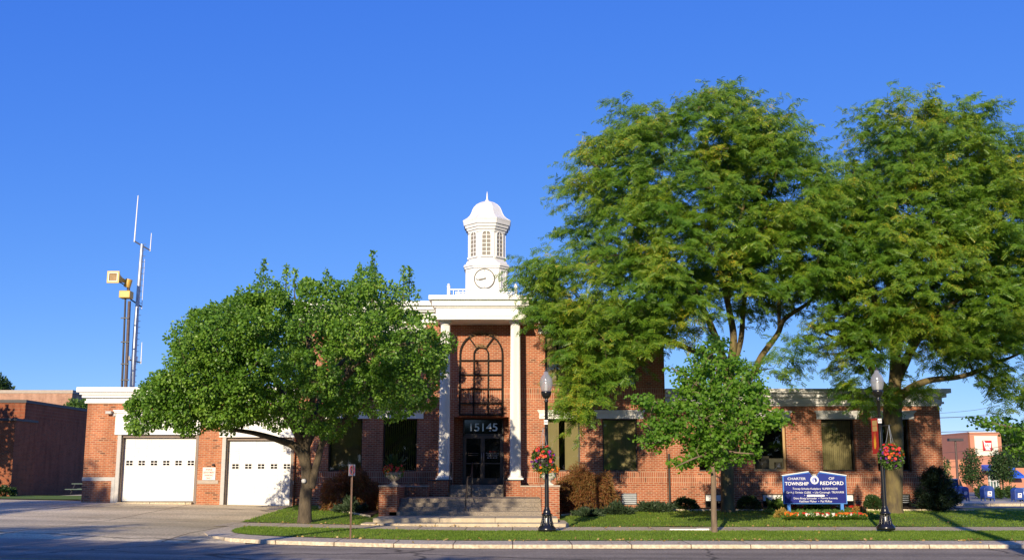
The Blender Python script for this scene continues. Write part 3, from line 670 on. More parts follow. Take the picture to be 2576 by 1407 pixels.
# ---- front steps
steps = thing('front_steps', (X(1170, 36), 36, 0), 'wide concrete and pebbled steps with brick end piers before the porch', 'steps')
LV = [(34.9, X(906.6, 34.9, 1315), X(1430, 34.9, 1315), -.2, .038, M_conc), (35.8, X(938, 35.8, 1300), X(1403, 35.8, 1300), .0, .184, M_conc)]
for y0, a, b, z0, z1, mt in LV:
    m = MB(); m.box(a, b, y0, YF - .01, -.3, z1)
    cuts = [a + (b - a) * t for t in (.36, .66)]
    s = m.build('step', mt, steps, bevel=.015)
    for c_ in cuts: MB().box(c_ - .008, c_ + .008, y0 - .004, y0 + 1.0, z0 - .1, z1 + .003).build('joint', M_edge, s)
px0, px1, px2, px3 = X(955, 37.9), X(1000, 37.9), X(1362, 37.9), X(1406, 37.9)
for k, (y0, z0, z1) in enumerate(((37.9, .184, .335), (38.3, .335, .485), (38.7, .485, .636), (39.1, .636, .786))):
    a = X(1000 - (18 - k * 9 if k < 2 else 0), 38); 
    MB().box(max(a, px0 - .1) if k == 0 else px1 + .003, px2 - .003, y0, YF - .02, .1 + k * .01, z1).build('step', M_agg, steps, bevel=.012)
ux0, ux1 = X(1129, 42.2), X(1268, 42.2)
for k, (y0, z1) in enumerate(((42.0, .945), (42.36, 1.104), (42.72, LAND))):
    MB().box(ux0, ux1 if k < 2 else ux1, y0, YF + 1.24, .5 + .01 * k, z1).build('step', M_agg, steps, bevel=.012)
zcap = Z(1219, 37.9)
for k, (a, b) in enumerate(((px0, px1), (px2, px3))):
    pr = MB().box(a, b, 37.9, 38.75, .0, zcap - .06).build('pier', M_brick, steps)
    MB().box(a - .03, b + .03, 37.87, 38.78, zcap - .06, zcap).build('cap', M_stone, pr)
    o = .12
    wz = Z(1219.5, 41.6)
    if k == 0: wa, wb2, sa, sb_ = a, X(1079, 41.6), a + .05, b - .1
    else: wa, wb2, sa, sb_ = X(1308, 41.6), b, a + .1, b - .05
    lw = MB(); lw.box(wa + .1 if k == 0 else wa + .002, wb2 - .002 if k == 0 else wb2 - .1, 41.6, 41.9, .3, wz - .06); lw.box(sa, sb_, 38.76, 41.59, .2, wz - .06)
    lo = lw.build('low_wall', M_brick, steps)
    c = MB(); c.box(wa + .07 if k == 0 else wa + .002, wb2 - .002 if k == 0 else wb2 - .07, 41.57, 41.93, wz - .06, wz); c.box(sa - .03, sb_ + .03, 38.79, 41.56, wz - .06, wz); c.build('cap', M_stone, lo)
for u0, u1 in ((1078.5, 1128), (1269.5, 1309)):
    zb = Z(1204.6, YC - .3)
    p = MB().box(X(u0, 42.3), X(u1, 42.3), 42.25, YF - .003, .4, zb - .05).build('pedestal', M_brick, steps)
    MB().box(X(u0, 42.3) - .02, X(u1, 42.3) + .02, 42.22, YF - .003, zb - .05, zb - .002).build('cap', M_edge, p)
def rail(pts, r=.022, posts=()):
    m = MB(); m.tube(pts, r, 8)
    for p, z in posts: m.tube([p, (p[0], p[1], z)], r, 8)
    return m.build('handrail', M_bronze, steps)
xc = X(1172, 38); zz = lambda u, v, Y: at(u, v, Y)
rail([(xc, 37.95, .95), (xc, 38.2, 1.08), (xc, 39.3, 1.55), (xc, 39.5, 1.6), (xc, 41.9, 1.62), (xc + .05, 42.0, 1.75), (xc + .05, 42.8, 2.2), (xc + .05, 43.0, 2.2)], .024,
     [((xc, 37.97, .18), .97), ((xc, 39.4, .78), 1.58), ((xc + .05, 41.95, .78), 1.68), ((xc + .05, 42.95, LAND), 2.2)])
for u in (1132, 1266):
    xx = X(u, 42)
    rail([(xx, 41.9, 1.62), (xx, 42.0, 1.75), (xx, 42.8, 2.2), (xx, 43.0, 2.2)], .024, [((xx, 41.95, .78), 1.68), ((xx, 42.95, LAND), 2.2)])
# ---- balustrade and clock tower
yb0 = 42.35; zb0 = Z(741, yp - .3) - .02
bx0, bx1 = X(1128, yb0, 740), X(1297, yb0, 740)
m = MB(); zr = Z(726, yb0); zp = Z(720.5, yb0)
for x in (bx0, bx1):
    for y in (yb0, yb0 + 6): m.box(x - .06, x + .06, y - .06, y + .06, zb0, zp); m.lathe((x, y, zp), [(.085, 0), (.085, .03), (.035, .05), (.06, .09), (.055, .12), (0, .15)], 12)
def railrow(a, b, y=None, x=None):
    if y is not None:
        m.box(a + .076, b - .076, y - .04, y + .04, zr - .05, zr); m.box(a + .076, b - .076, y - .03, y + .03, zb0 + .06, zb0 + .10)
        n = 14
        for k in range(1, n): xx = a + (b - a) * k / n; m.box(xx - .013, xx + .013, y - .013, y + .013, zb0 + .10, zr - .05)
    else:
        m.box(x - .04, x + .04, a + .076, b - .076, zr - .05, zr); m.box(x - .03, x + .03, a + .076, b - .076, zb0 + .06, zb0 + .10)
        n = 22
        for k in range(1, n): yy = a + (b - a) * k / n; m.box(x - .02, x + .02, yy - .02, yy + .02, zb0 + .10, zr - .05)
railrow(bx0, bx1, y=yb0); railrow(bx0, bx1, y=yb0 + 6); railrow(yb0, yb0 + 6, x=bx0); railrow(yb0, yb0 + 6, x=bx1)
m.build('balustrade', M_white, hall)
m = MB(); yc2 = yb0 + 1.0
for k in range(5): 
    z = zb0 + .05 + k * .085; m.box(X(1146, yc2, 735), X(1291, yc2, 735), yc2 - .02, yc2 + .02, z, z + .045)
for k in range(18): xx = X(1146, yc2, 735) + (X(1291, yc2, 735) - X(1146, yc2, 735)) * k / 17; m.box(xx - .012, xx + .012, yc2 - .022, yc2 + .022, zb0, zb0 + .45)
m.build('lattice_screen', M_white, hall)
YT = 45.6; TX = X(1224.5, YT, 600)
tz = lambda v, y=YT - .95: Z(v, y)
hw = (X(1277, YT - .95, 700) - X(1171, YT - .95, 700)) / 2
def cham(c, h, k, z):                                # chamfered square, k = half width of the front face
    p = [(-k, -h), (k, -h), (h, -k), (h, k), (k, h), (-k, h), (-h, k), (-h, -k)]
    return [(c[0] + a, c[1] + b, z) for a, b in p]
def loft(mb, rings, mi=0, capt=True):
    n = len(rings[0]); vs = [v for r in rings for v in r]; fs = []
    for i in range(len(rings) - 1):
        for k in range(n): a, b = i * n + k, i * n + (k + 1) % n; fs.append((a, b, b + n, a + n))
    if capt: fs.append(tuple(range((len(rings) - 1) * n, len(rings) * n)))
    return mb.add(vs, fs, mi)
tc = (TX, YT)
m = MB(); kf = .60
z0t, z1t = zb0 - .1, tz(673)
loft(m, [cham(tc, hw, hw * kf, z0t), cham(tc, hw, hw * kf, z1t)])
for (e, a, b) in ((.05, 673, 668), (.09, 668, 664), (.05, 664, 661)):
    loft(m, [cham(tc, hw + e, (hw + e) * kf, tz(a)), cham(tc, hw + e, (hw + e) * kf, tz(b) - .003)])
hl = (X(1269.5, YT - .8, 620) - X(1180, YT - .8, 620)) / 2; ko = .43
loft(m, [cham(tc, hw - .02, (hw - .02) * .57, tz(661)), cham(tc, hl + .12, (hl + .12) * .48, tz(655)), cham(tc, hl + .07, (hl + .07) * ko, tz(650))])
tower = m.build('clock_tower', M_white, hall)
yl = YT - hl
zl = lambda v: Z(v, yl)
m = MB(); loft(m, [cham(tc, hl, hl * ko, tz(655)), cham(tc, hl, hl * ko, zl(575))]); m.build('lantern', M_white, tower)
m = MB()
for (e, a, b) in ((.06, 579, 573), (.13, 573, 567), (.20, 567, 560), (.27, 560, 552), (.30, 552, 547)):
    loft(m, [cham(tc, hl + e - .03, (hl + e - .03) * ko, Z(a, yl - .2)), cham(tc, hl + e, (hl + e) * ko, Z(b, yl - .2) - .003)])
m.build('lantern_cornice', M_white, tower)
zd = Z(547, yl - .2); hD = Z(506.5, YT) - zd
m = MB(); rings = []
for t, r in ((0, .97), (.05, .90), (.13, .80), (.24, .71), (.38, .64), (.52, .60), (.66, .54), (.80, .43), (.91, .28), (.97, .15), (1.0, .06)):
    rings.append(cham(tc, (hl + .30) * r, (hl + .30) * r * ko, zd + hD * t))
loft(m, rings)
m.build('dome', M_white, tower)
m = MB()
for c_ in range(8): m.tube([(r[c_][0] + (r[c_][0] - TX) * .01, r[c_][1] + (r[c_][1] - YT) * .01, r[c_][2]) for r in rings], .013, 5)
m.build('dome_rib', M_wing, tower)
m = MB(); m.lathe((TX, YT, zd + hD - .02), [(.09, 0), (.10, .05), (.06, .10), (.04, .16), (.03, .35), (.006, Z(480, YT) - zd - hD)], 12); m.build('spire', M_white, tower)
# panels and arched windows on each face of the lantern and the base block
def face_frames():
    for h, k, tagn in ((hl, hl * ko, 'lantern'), (hw, hw * kf, 'base')):
        P = cham(tc, h, k, 0)
        for i in range(8):
            a, b = Vector(P[i]), Vector(P[(i + 1) % 8]); yield tagn, i, (a + b) / 2, (b - a).normalized(), (b - a).length
def on_face(mid, tx, build):                         # build in a flat frame (x along the face, y towards the viewer side), then turn it on to the face
    fm = MB(); build(fm); nrm = Vector((tx.y, -tx.x, 0))
    fm.v = [tuple(mid + tx * x + nrm * (-y) + Vector((0, 0, z))) for x, y, z in fm.v]
    return fm
M_screen = mat('window mesh screen', (.20, .18, .15), .6, var=.1)
for tg, i, mid, tx, L in face_frames():
    if i in (3, 4, 5): continue
    if tg == 'lantern':
        zb2, zs2 = zl(642), zl(590); w2 = min(.30, L * .34) if i == 0 else min(.27, L * .30); w2 = L * .235 if i in (0, 2, 6) else L * .235
        def fr(fm):
            fm.bar((-w2 - .05, zb2), (-w2 - .05, zs2), .05, -.05, .02); fm.bar((w2 + .05, zb2), (w2 + .05, zs2), .05, -.05, .02)
            fm.arc((0, zs2), w2 + .05, .05, 0, math.pi, -.052, .02, 14); fm.bar((-w2 - .12, zb2 - .03), (w2 + .12, zb2 - .03), .07, -.08, .02)
            fm.bar((0, zb2), (0, zs2 + w2 + .02), .03, -.035, .02)
            for q in range(1, 6):
                z = zb2 + (zs2 - zb2) * q / 5; fm.bar((-w2 - .03, z), (w2 + .03, z), .03, -.036, .02)
        wf = on_face(mid, tx, fr).build('lantern_window', M_white, tower)
        on_face(mid, tx, lambda fm: fm.prism([(-w2 - .03, zb2), (w2 + .03, zb2)] + [((w2 + .03) * math.cos(t), zs2 + (w2 + .03) * math.sin(t)) for t in np.linspace(0, math.pi, 14)], -.012, .03)).build('lantern_pane', M_screen, tower)
    elif i in (1, 7):
        za, zb3 = Z(722, YT - hw), Z(679, YT - hw); hh = L / 2 - .10
        def pf(fm):
            fm.bar((-hh, za), (-hh, zb3), .04, -.03, .01); fm.bar((hh, za), (hh, zb3), .04, -.03, .01); fm.bar((-hh - .02, zb3), (hh + .02, zb3), .04, -.032, .01)
        on_face(mid, tx, pf).build('tower_panel', M_white, tower)
yk = YT - hw; kx, kz = X(1218, yk, 700), Z(700.6, yk); kr = .455
MB().disc((kx, kz), kr, yk - .03, yk - .003, 40).build('clock_face', M_text, tower)
m = MB(); m.arc((kx, kz), kr, .05, 0, 2 * math.pi, yk - .05, yk - .005, 40)
m.build('clock_rim', M_bronze, tower)
for a in range(4):
    t = a * math.pi / 2
    MB().bar((kx + .34 * math.cos(t), kz + .34 * math.sin(t)), (kx + .41 * math.cos(t), kz + .41 * math.sin(t)), .03, yk - .036, yk - .031).build('clock_mark', M_bronze, tower)
a1, a2 = R(188), R(196)
MB().bar((kx - .06 * math.cos(a1), kz - .06 * math.sin(a1)), (kx + .37 * math.cos(a1), kz + .37 * math.sin(a1)), .05, yk - .044, yk - .037).build('clock_hand', M_bronze, tower)
MB().bar((kx - .08 * math.cos(a2), kz - .08 * math.sin(a2)), (kx + .26 * math.cos(a2), kz + .26 * math.sin(a2)), .075, yk - .052, yk - .045).build('clock_hand', M_bronze, tower)

# ------------------------------------------------------------------ fire station
fs_ = thing('fire_station', (X(480, YG), YG, .4), 'single-storey orange brick fire station with two white garage doors', 'fire station')
gL, gR = X(211.5, YG), xL - .003
zg = Z(1013, YG)
XG = lambda u: X(u, YG, 1180)
D1 = (XG(291), XG(496.5), -.3, Z(1092, YG), .45); D2 = (XG(556), XG(737.5), -.3, Z(1098.5, YG), .45)
m = MB(); wall(m, gL, gR, -.3, zg + .4, YG, [D1, D2])
shell(m, gL, gR, YG, YG + 15, -.3, zg + .4); m.quad((gL, YG, zg + .35), (gR, YG, zg + .35), (gR, YG + 15, zg + .35), (gL, YG + 15, zg + .35))
m.build('wall', M_brickg, fs_)
cornice('cornice', fs_, gL, gR, YG, YG + 15.1, T([(972.5, 985, .38), (985.3, 991, .28), (991.3, 999, .20), (999.3, 1007, .06), (1007.3, 1013, .10)], YG), M_white, right=False)
gb = [(Z(1259, YG + .3), 6, 1163), (Z(1270, YG + .3), 5, 1171.5)]
for (h, (zb, nw, vw)) in zip((D1, D2), gb):
    lz = h[3]
    m = MB(); hz1 = Z(1030.5, YG) if nw == 6 else Z(1040, YG)
    m.box(h[0] - .12, h[1] + .06, YG - .08, YG - .003, lz, hz1 - .12); m.box(h[0] - .17, h[1] + .11, YG - .14, YG - .003, hz1 - .12, hz1 - .05); m.box(h[0] - .21, h[1] + .15, YG - .18, YG - .003, hz1 - .05, hz1)
    m.build('door_header', M_white, fs_)
    m = MB(); m.box(h[0] + .003, h[0] + .16, YG + .0 - .02, YG + .10, zb - .3, lz - .003); m.build('door_jamb', M_greyj, fs_)
    m = MB(); m.box(h[0] + .003, h[0] + .20, YG + .104, YG + .4, zb - .3, lz - .003); m.box(h[1] - .12, h[1] - .003, YG - .01, YG + .4, zb - .3, lz - .003); m.box(h[0] + .2, h[1] - .12, YG + .1, YG + .4, lz - .12, lz - .003); m.build('door_jamb', M_jamb, fs_)
    a, b = h[0] + .2, h[1] - .125; yd = YG + .30
    d = MB(); zt_ = lz - .12; nsec = 6; sh = (zt_ - zb) / nsec
    for k in range(nsec): d.box(a, b, yd + .0, yd + .06, zb + k * sh + .006, zb + (k + 1) * sh - .006)
    d.box(a + .01, b - .01, yd + .02, yd + .055, zb, zt_)
    npan = nw; pw = (b - a) / npan
    for k in range(nsec):
        if k == 3: continue
        for q in range(npan):
            cxp = a + (q + .5) * pw; zc = zb + (k + .5) * sh; ww2, hh2 = pw * .36, sh * .30
            for (p, q2) in (((cxp - ww2, zc - hh2), (cxp + ww2, zc - hh2)), ((cxp - ww2, zc + hh2), (cxp + ww2, zc + hh2)), ((cxp - ww2, zc - hh2), (cxp - ww2, zc + hh2)), ((cxp + ww2, zc - hh2), (cxp + ww2, zc + hh2))): d.bar(p, q2, .025, yd - .012, yd + .01)
    do = d.build('garage_door', M_door, fs_)
    zc = Z(vw, yd)
    for q in range(npan):
        cxp = a + (q + .5) * pw if nw == 6 else a + (q + .6) * pw
        MB().box(cxp - .14, cxp + .14, yd - .005, yd + .003, zc - .10, zc + .10).build('garage_pane', M_blackg, do)
        f = MB(); f.bar((cxp - .16, zc - .115), (cxp + .16, zc - .115), .03, yd - .02, yd); f.bar((cxp - .16, zc + .115), (cxp + .16, zc + .115), .03, yd - .02, yd); f.bar((cxp - .155, zc - .1), (cxp - .155, zc + .1), .03, yd - .02, yd); f.bar((cxp + .155, zc - .1), (cxp + .155, zc + .1), .03, yd - .02, yd); f.bar((cxp, zc - .1), (cxp, zc + .1), .025, yd - .018, yd); f.bar((cxp - .14, zc), (cxp + .14, zc), .025, yd - .017, yd)
        f.build('garage_window_frame', M_door, do)
    MB().box(a, b, yd + .01, yd + .05, zb - .03, zb).build('weather_strip', M_blk, do)
    MB().box(h[0] + .2, h[1] - .12, YG - .25, YG + .4, zb - .35, zb - .035).build('sill', M_walk, fs_)
m = MB(); m.box(gL - .02, D1[0] - .14, YG - .03, YG - .003, Z(1208, YG), Z(1198.7, YG)); m.box(D1[0] - .14, D1[0] - .002, YG - .03, YG - .003, .2, Z(1198.7, YG)); m.build('stone_band', M_greyj, fs_)
m = MB(); m.box(D1[1] + .03, D2[0] - .1, YG - .03, YG - .003, Z(1215, YG), Z(1206, YG)); m.build('stone_band', M_stone, fs_)
m = MB(); m.box(D2[1] + .04, gR - .02, YG - .03, YG - .003, Z(1217, YG), Z(1208, YG)); m.build('stone_band', M_stone, fs_)
# notice on the pier
nx0, nx1, nz0, nz1 = XG(510.5), XG(542.5), Z(1207, YG), Z(1174, YG)
nt_ = tag(MB().box(nx0, nx1, YG - .03, YG - .006, nz0, nz1).build('wall_notice', mat('pale pink board', (.72, .66, .60), .5, var=.04), base=((nx0 + nx1) / 2, YG - .02, nz0)), 'small white notice in red letters on the brick pier between the garage doors', 'sign')
M_sred = mat('sign red', (.62, .09, .06), .5)
for k, t in enumerate(('FIRE', 'DEPARTMENT', 'PARKING', 'ONLY')):
    wd = (nx1 - nx0) * (.5, .9, .68, .45)[k]; c_ = (nx0 + nx1) / 2; zc = nz1 - (nz1 - nz0) * (.17 + .215 * k)
    text(t, c_ - wd / 2, c_ + wd / 2, zc - .042, zc + .042, YG - .032, M_sred, nt_, bold=.01)
lt = thing('floodlight', (XG(279), YG - .1, Z(1042, YG)), 'small grey floodlight on the brick beside the left garage header', 'light')
p = Vector((XG(280), YG - .08, Z(1042, YG)))
MB().box(p.x - .05, p.x + .09, YG - .1, YG - .003, p.z - .06, p.z + .06).build('bracket', M_greyj, lt)
MB().box(p.x - .32, p.x - .06, YG - .28, YG - .06, p.z + .02, p.z + .15).build('lamp_head', M_greyj, lt, bevel=.02)
cm = thing('security_camera', (XG(537), YG - .1, Z(1167, YG)), 'tiny white camera on the pier above the red lettered notice', 'camera')
p = Vector((XG(537), YG - .05, Z(1167, YG)))
MB().box(p.x - .04, p.x + .04, YG - .05, YG - .003, p.z - .05, p.z + .05).build('mount', M_greyj, cm); MB().tube([(p.x, YG - .05, p.z), (p.x, YG - .16, p.z - .02)], .045, 10).build('lens_housing', M_blk, cm)
#PART2
# ------------------------------------------------------------------ street furniture
LK = .943
def lamp(u, v, Y, label, banner_side=None):
    b = at(u, v, Y); x, y = b.x, Y; z0 = b.z - .02
    L_ = thing('street_lamp', (x, y, z0), label, 'street lamp', 'street lamps along the kerb lawn')
    m = MB(); m.lathe((x, y, z0), [(.255, 0), (.28, .02), (.28, .10), (.25, .13), (.24, .15), (.20, .19), (.175, .28), (.15, .40), (.14, .48), (.165, .50), (.165, .53), (.13, .55), (.115, .60), (.12, .62), (.10, .65), (.085, .70), (.075, .74)], 20, smooth=True)
    for k in range(12):
        t = k * math.pi / 6; m.tube([(x + .20 * math.cos(t), y + .20 * math.sin(t), z0 + .19), (x + .155 * math.cos(t), y + .155 * math.sin(t), z0 + .38), (x + .142 * math.cos(t), y + .142 * math.sin(t), z0 + .47)], .012, 5)
    m.build('lamp_base', M_black, L_)
    n = 12; H = 4.28 - .0
    MB().lathe((x, y, z0), [(r_, h_ * LK) for r_, h_ in [(.070, .74), (.066, 1.6), (.055, 3.2), (.050, 4.28), (.068, 4.29), (.068, 4.33), (.05, 4.35), (.055, 4.40)]], 14).build('lamp_post', M_black, L_)
    MB().lathe((x, y, z0), [(r_, h_ * LK) for r_, h_ in [(.055, 4.40), (.10, 4.43), (.14, 4.50), (.165, 4.58), (.17, 4.64), (.15, 4.65)]], 18).build('lamp_cup', M_black, L_)
    gm = MB().lathe((x, y, z0), [(r_, h_ * LK) for r_, h_ in [(.14, 4.65), (.165, 4.70), (.19, 4.80), (.203, 4.90), (.205, 4.985), (.198, 4.99), (.200, 5.00), (.185, 5.07), (.155, 5.14), (.115, 5.195), (.085, 5.23), (.080, 5.26), (.062, 5.32), (.0, 5.335)]], 24).build('lamp_globe', M_globe, L_)
    MB().lathe((x, y, z0), [(r_, h_ * LK) for r_, h_ in [(.05, 4.66), (.055, 4.85), (.03, 4.95), (0, 4.96)]], 10).build('bulb', M_white, L_)
    MB().lathe((x, y, z0), [(r_, h_ * LK) for r_, h_ in [(.05, 5.325), (.055, 5.35), (.022, 5.36), (.03, 5.40), (.0, 5.44)]], 10).build('finial', M_blk, L_)
    st = MB().box(x - .075, x + .045, y - .062, y - .056, z0 + 3.53 * LK, z0 + 3.68 * LK).build('number_tag', M_white, L_)
    q = MB()
    for a, bb in (((-.05, 3.56), (-.05, 3.65)), ((.02, 3.56), (.02, 3.65)), ((-.05, 3.605), (.02, 3.605))): q.bar((x + a[0], z0 + a[1] * LK), (x + bb[0], z0 + bb[1] * LK), .014, y - .066, y - .063)
    q.build('tag_mark', M_blk, st)
    return L_, x, y, z0
def globe_material():
    m, nt, out = nodes('frosted globe glass'); L = nt.links.new
    tr = N(nt, 'ShaderNodeBsdfTransparent', Color=(.9, .9, .9, 1)); g = N(nt, 'ShaderNodeBsdfGlossy', Roughness=.12); d = N(nt, 'ShaderNodeBsdfDiffuse', Color=(.75, .75, .74, 1)); t2 = N(nt, 'ShaderNodeBsdfTranslucent', Color=(.7, .7, .7, 1))
    a = N(nt, 'ShaderNodeMixShader'); a.inputs[0].default_value = .5; L(d.outputs[0], a.inputs[1]); L(t2.outputs[0], a.inputs[2])
    b = N(nt, 'ShaderNodeMixShader'); b.inputs[0].default_value = .42; L(tr.outputs[0], b.inputs[1]); L(a.outputs[0], b.inputs[2])
    c = N(nt, 'ShaderNodeMixShader'); c.inputs[0].default_value = .10; L(b.outputs[0], c.inputs[1]); L(g.outputs[0], c.inputs[2]); L(c.outputs[0], out.inputs[0]); return m
M_globe = globe_material()

# ---- foliage helpers
def rot_frames(dirs, rng, up_bias=None):
    d = dirs / np.maximum(1e-6, np.linalg.norm(dirs, axis=1, keepdims=True))
    r = rng.normal(size=d.shape) * .6 + (np.array([0, 0, 1.0]) if up_bias is None else up_bias)
    s = np.cross(r, d); s /= np.maximum(1e-6, np.linalg.norm(s, axis=1, keepdims=True))
    n = np.cross(d, s)
    return d, s, n
def place(tmpl, pos, d, s, n, size):
    T_ = np.asarray(tmpl, float); sz = np.asarray(size)[:, None, None]
    return pos[:, None, :] + sz * (T_[None, :, 0:1] * d[:, None, :] + T_[None, :, 1:2] * s[:, None, :] + T_[None, :, 2:3] * n[:, None, :])
def repeat_faces(faces, k, n):
    f = np.asarray(faces, np.int64); return (f[None] + (np.arange(n) * k)[:, None, None]).reshape(-1, f.shape[1])
T_PEAR = ([(0, 0, 0), (.42, .40, .14), (.5, 0, 0), (.42, -.40, .14), (1, 0, -.16), (.78, .27, .05), (.78, -.27, .05)], [(0, 2, 5, 1), (0, 3, 6, 2), (2, 6, 4, 5)])
T_FAN = ([(0, 0, 0), (.55, .52, .06), (.95, .30, -.04), (1.0, 0, .05), (.95, -.30, -.04), (.55, -.52, .06)], [(0, 3, 2, 1), (0, 5, 4, 3)])
T_BLADE = ([(0, .06, 0), (0, -.06, 0), (.55, -.09, .02), (.55, .09, .02), (1, 0, -.1)], [(0, 1, 2, 3)])
T_STRIP = ([(0, .05, 0), (0, -.05, 0), (.5, -.12, .06), (.5, .12, .06), (1, -.02, -.08), (1, .02, -.08)], [(0, 1, 2, 3), (3, 2, 4, 5)])
T_OVAL = ([(0, 0, 0), (.5, .3, .05), (1, 0, 0), (.5, -.3, .05)], [(0, 3, 2, 1)])
def locust_template():
    V, Fc = [], []
    for k in range(4):
        t = .12 + .24 * k; z = .10 * t - .42 * t * t
        for sgn in (1, -1):
            o = len(V); L_ = .36; w_ = .105
            dx, dy, dz = .45 * L_, sgn * .85 * L_, -.30 * L_
            V += [(t, 0, z), (t + dx * .5 - w_, dy * .5, z + dz * .35), (t + dx, dy, z + dz), (t + dx * .5 + w_, dy * .5 , z + dz * .35)]
            Fc.append((o, o + 1, o + 2, o + 3))
    return V, Fc
T_LOC = locust_template()
def cloud(name, tmpl, pos, dirs, size, mt, parent, rng, up=None, base=None, knd=None):
    d, s, n = rot_frames(dirs, rng, up)
    V = place(tmpl[0], pos, d, s, n, size)
    Fc = repeat_faces(tmpl[1], len(tmpl[0]), len(pos))
    o = np_mesh(name, V, Fc, mt, parent, base)
    if knd: kind(o, knd)
    return o
def in_poly(P, x, z):
    P = np.asarray(P); n = len(P); ins = np.zeros(len(x), bool); dist = np.full(len(x), 1e9)
    for i in range(n):
        x0, z0 = P[i]; x1, z1 = P[(i + 1) % n]
        c = ((z0 > z) != (z1 > z)) & (x < (x1 - x0) * (z - z0) / (z1 - z0 + 1e-12) + x0); ins ^= c
        L2 = (x1 - x0) ** 2 + (z1 - z0) ** 2 + 1e-12
        t = np.clip(((x - x0) * (x1 - x0) + (z - z0) * (z1 - z0)) / L2, 0, 1)
        dist = np.minimum(dist, np.hypot(x - x0 - t * (x1 - x0), z - z0 - t * (z1 - z0)))
    return ins, dist
def crown_points(poly, Y0, depth, Rr, n, sep, rng, inset=.0, shell=.5, ymax=None):
    P = np.array([(p.x, p.z) for p in (at(u, v, Y0) for u, v in poly)])
    lo, hi = P.min(0), P.max(0); out = []
    tries = 0
    while len(out) < n and tries < 60:
        tries += 1
        x = rng.uniform(lo[0], hi[0], 1500); z = rng.uniform(lo[1], hi[1], 1500)
        ins, dist = in_poly(P, x, z); k = ins & (dist > inset); x, z, dist = x[k], z[k], dist[k]
        t = np.minimum(1, dist / Rr); half = depth * np.sqrt(1 - (1 - t) ** 2)
        u = rng.uniform(-1, 1, len(x)); sh = rng.uniform(0, 1, len(x)) < shell
        u = np.where(sh, np.sign(u) * (1 - np.abs(rng.normal(0, .15, len(x)))), u)
        y = Y0 + half * u
        ins2, d2 = in_poly(P, x * Y0 / y, CAMZ + (z - CAMZ) * Y0 / y); k = ins2 & (d2 > inset * .8); x, y, z = x[k], y[k], z[k]
        for p in zip(x, y, z):
            if ymax and p[1] > ymax: continue
            if all((p[0] - q[0]) ** 2 + (p[1] - q[1]) ** 2 + 1.6 * (p[2] - q[2]) ** 2 > sep * sep for q in out):
                out.append(p)
                if len(out) >= n: break
    return np.array(out)
def spline(pts, k=6):
    P = [np.array(p, float) for p in pts]; out = []
    for i in range(len(P) - 1):
        p0, p1, p2, p3 = P[max(0, i - 1)], P[i], P[i + 1], P[min(len(P) - 1, i + 2)]
        for j in range(k):
            t = j / k
            out.append(.5 * ((2 * p1) + (-p0 + p2) * t + (2 * p0 - 5 * p1 + 4 * p2 - p3) * t * t + (-p0 + 3 * p1 - 3 * p2 + p3) * t ** 3))
    out.append(P[-1]); return out
def limbs_mesh(mb, limbs, Y0):                      # each limb: [(u, v, dy, r), ...]
    nd = []
    for L_ in limbs:
        pts = [tuple(at(u, v, Y0 + dy)) for u, v, dy, r in L_]; rs = [q[3] for q in L_]
        sp = spline(pts); rr = np.interp(np.linspace(0, len(rs) - 1, len(sp)), range(len(rs)), rs)
        mb.tube(sp, list(rr), 9)
        for p, r in zip(sp, rr): nd.append((p[0], p[1], p[2], r))
    return nd
def twigs(mb, nodes_, targets, rng, r0=.05, r1=.010, drop=.12, zmin=None):
    nd = np.array(nodes_)
    order = np.argsort([min(np.hypot.reduce(nd[:, :3] - t, axis=1)) if False else np.min(np.linalg.norm(nd[:, :3] - t, axis=1)) for t in targets])
    for i in order:
        t = targets[i]
        dd = np.linalg.norm(nd[:, :3] - t, axis=1) + .6 * np.maximum(0, nd[:, 2] - t[2] + .2)
        j = int(np.argmin(dd)); a = nd[j, :3]; r = min(r0, nd[j, 3] * .7)
        L_ = np.linalg.norm(t - a)
        mid = (a + t) / 2 + np.array([0, 0, drop * L_]) + rng.normal(0, .06 * L_, 3)
        pts = spline([a, mid, t], 3); rr = np.linspace(max(r, r1), r1, len(pts)); mb.tube(pts, list(rr), 5, caps=False)
        nd = np.vstack([nd, [(p[0], p[1], p[2], q) for p, q in zip(pts[2:], rr[2:])]])
def unit(v): return v / np.maximum(1e-6, np.linalg.norm(v, axis=1, keepdims=True))

def root_flare(mb, x, y, z, r, n=12):
    mb.lathe((x, y, z - .12), [(r * 1.4, 0), (r * 1.22, .12), (r * 1.08, .3), (r * 1.0, .6), (r * .97, .8)], n, caps=False)

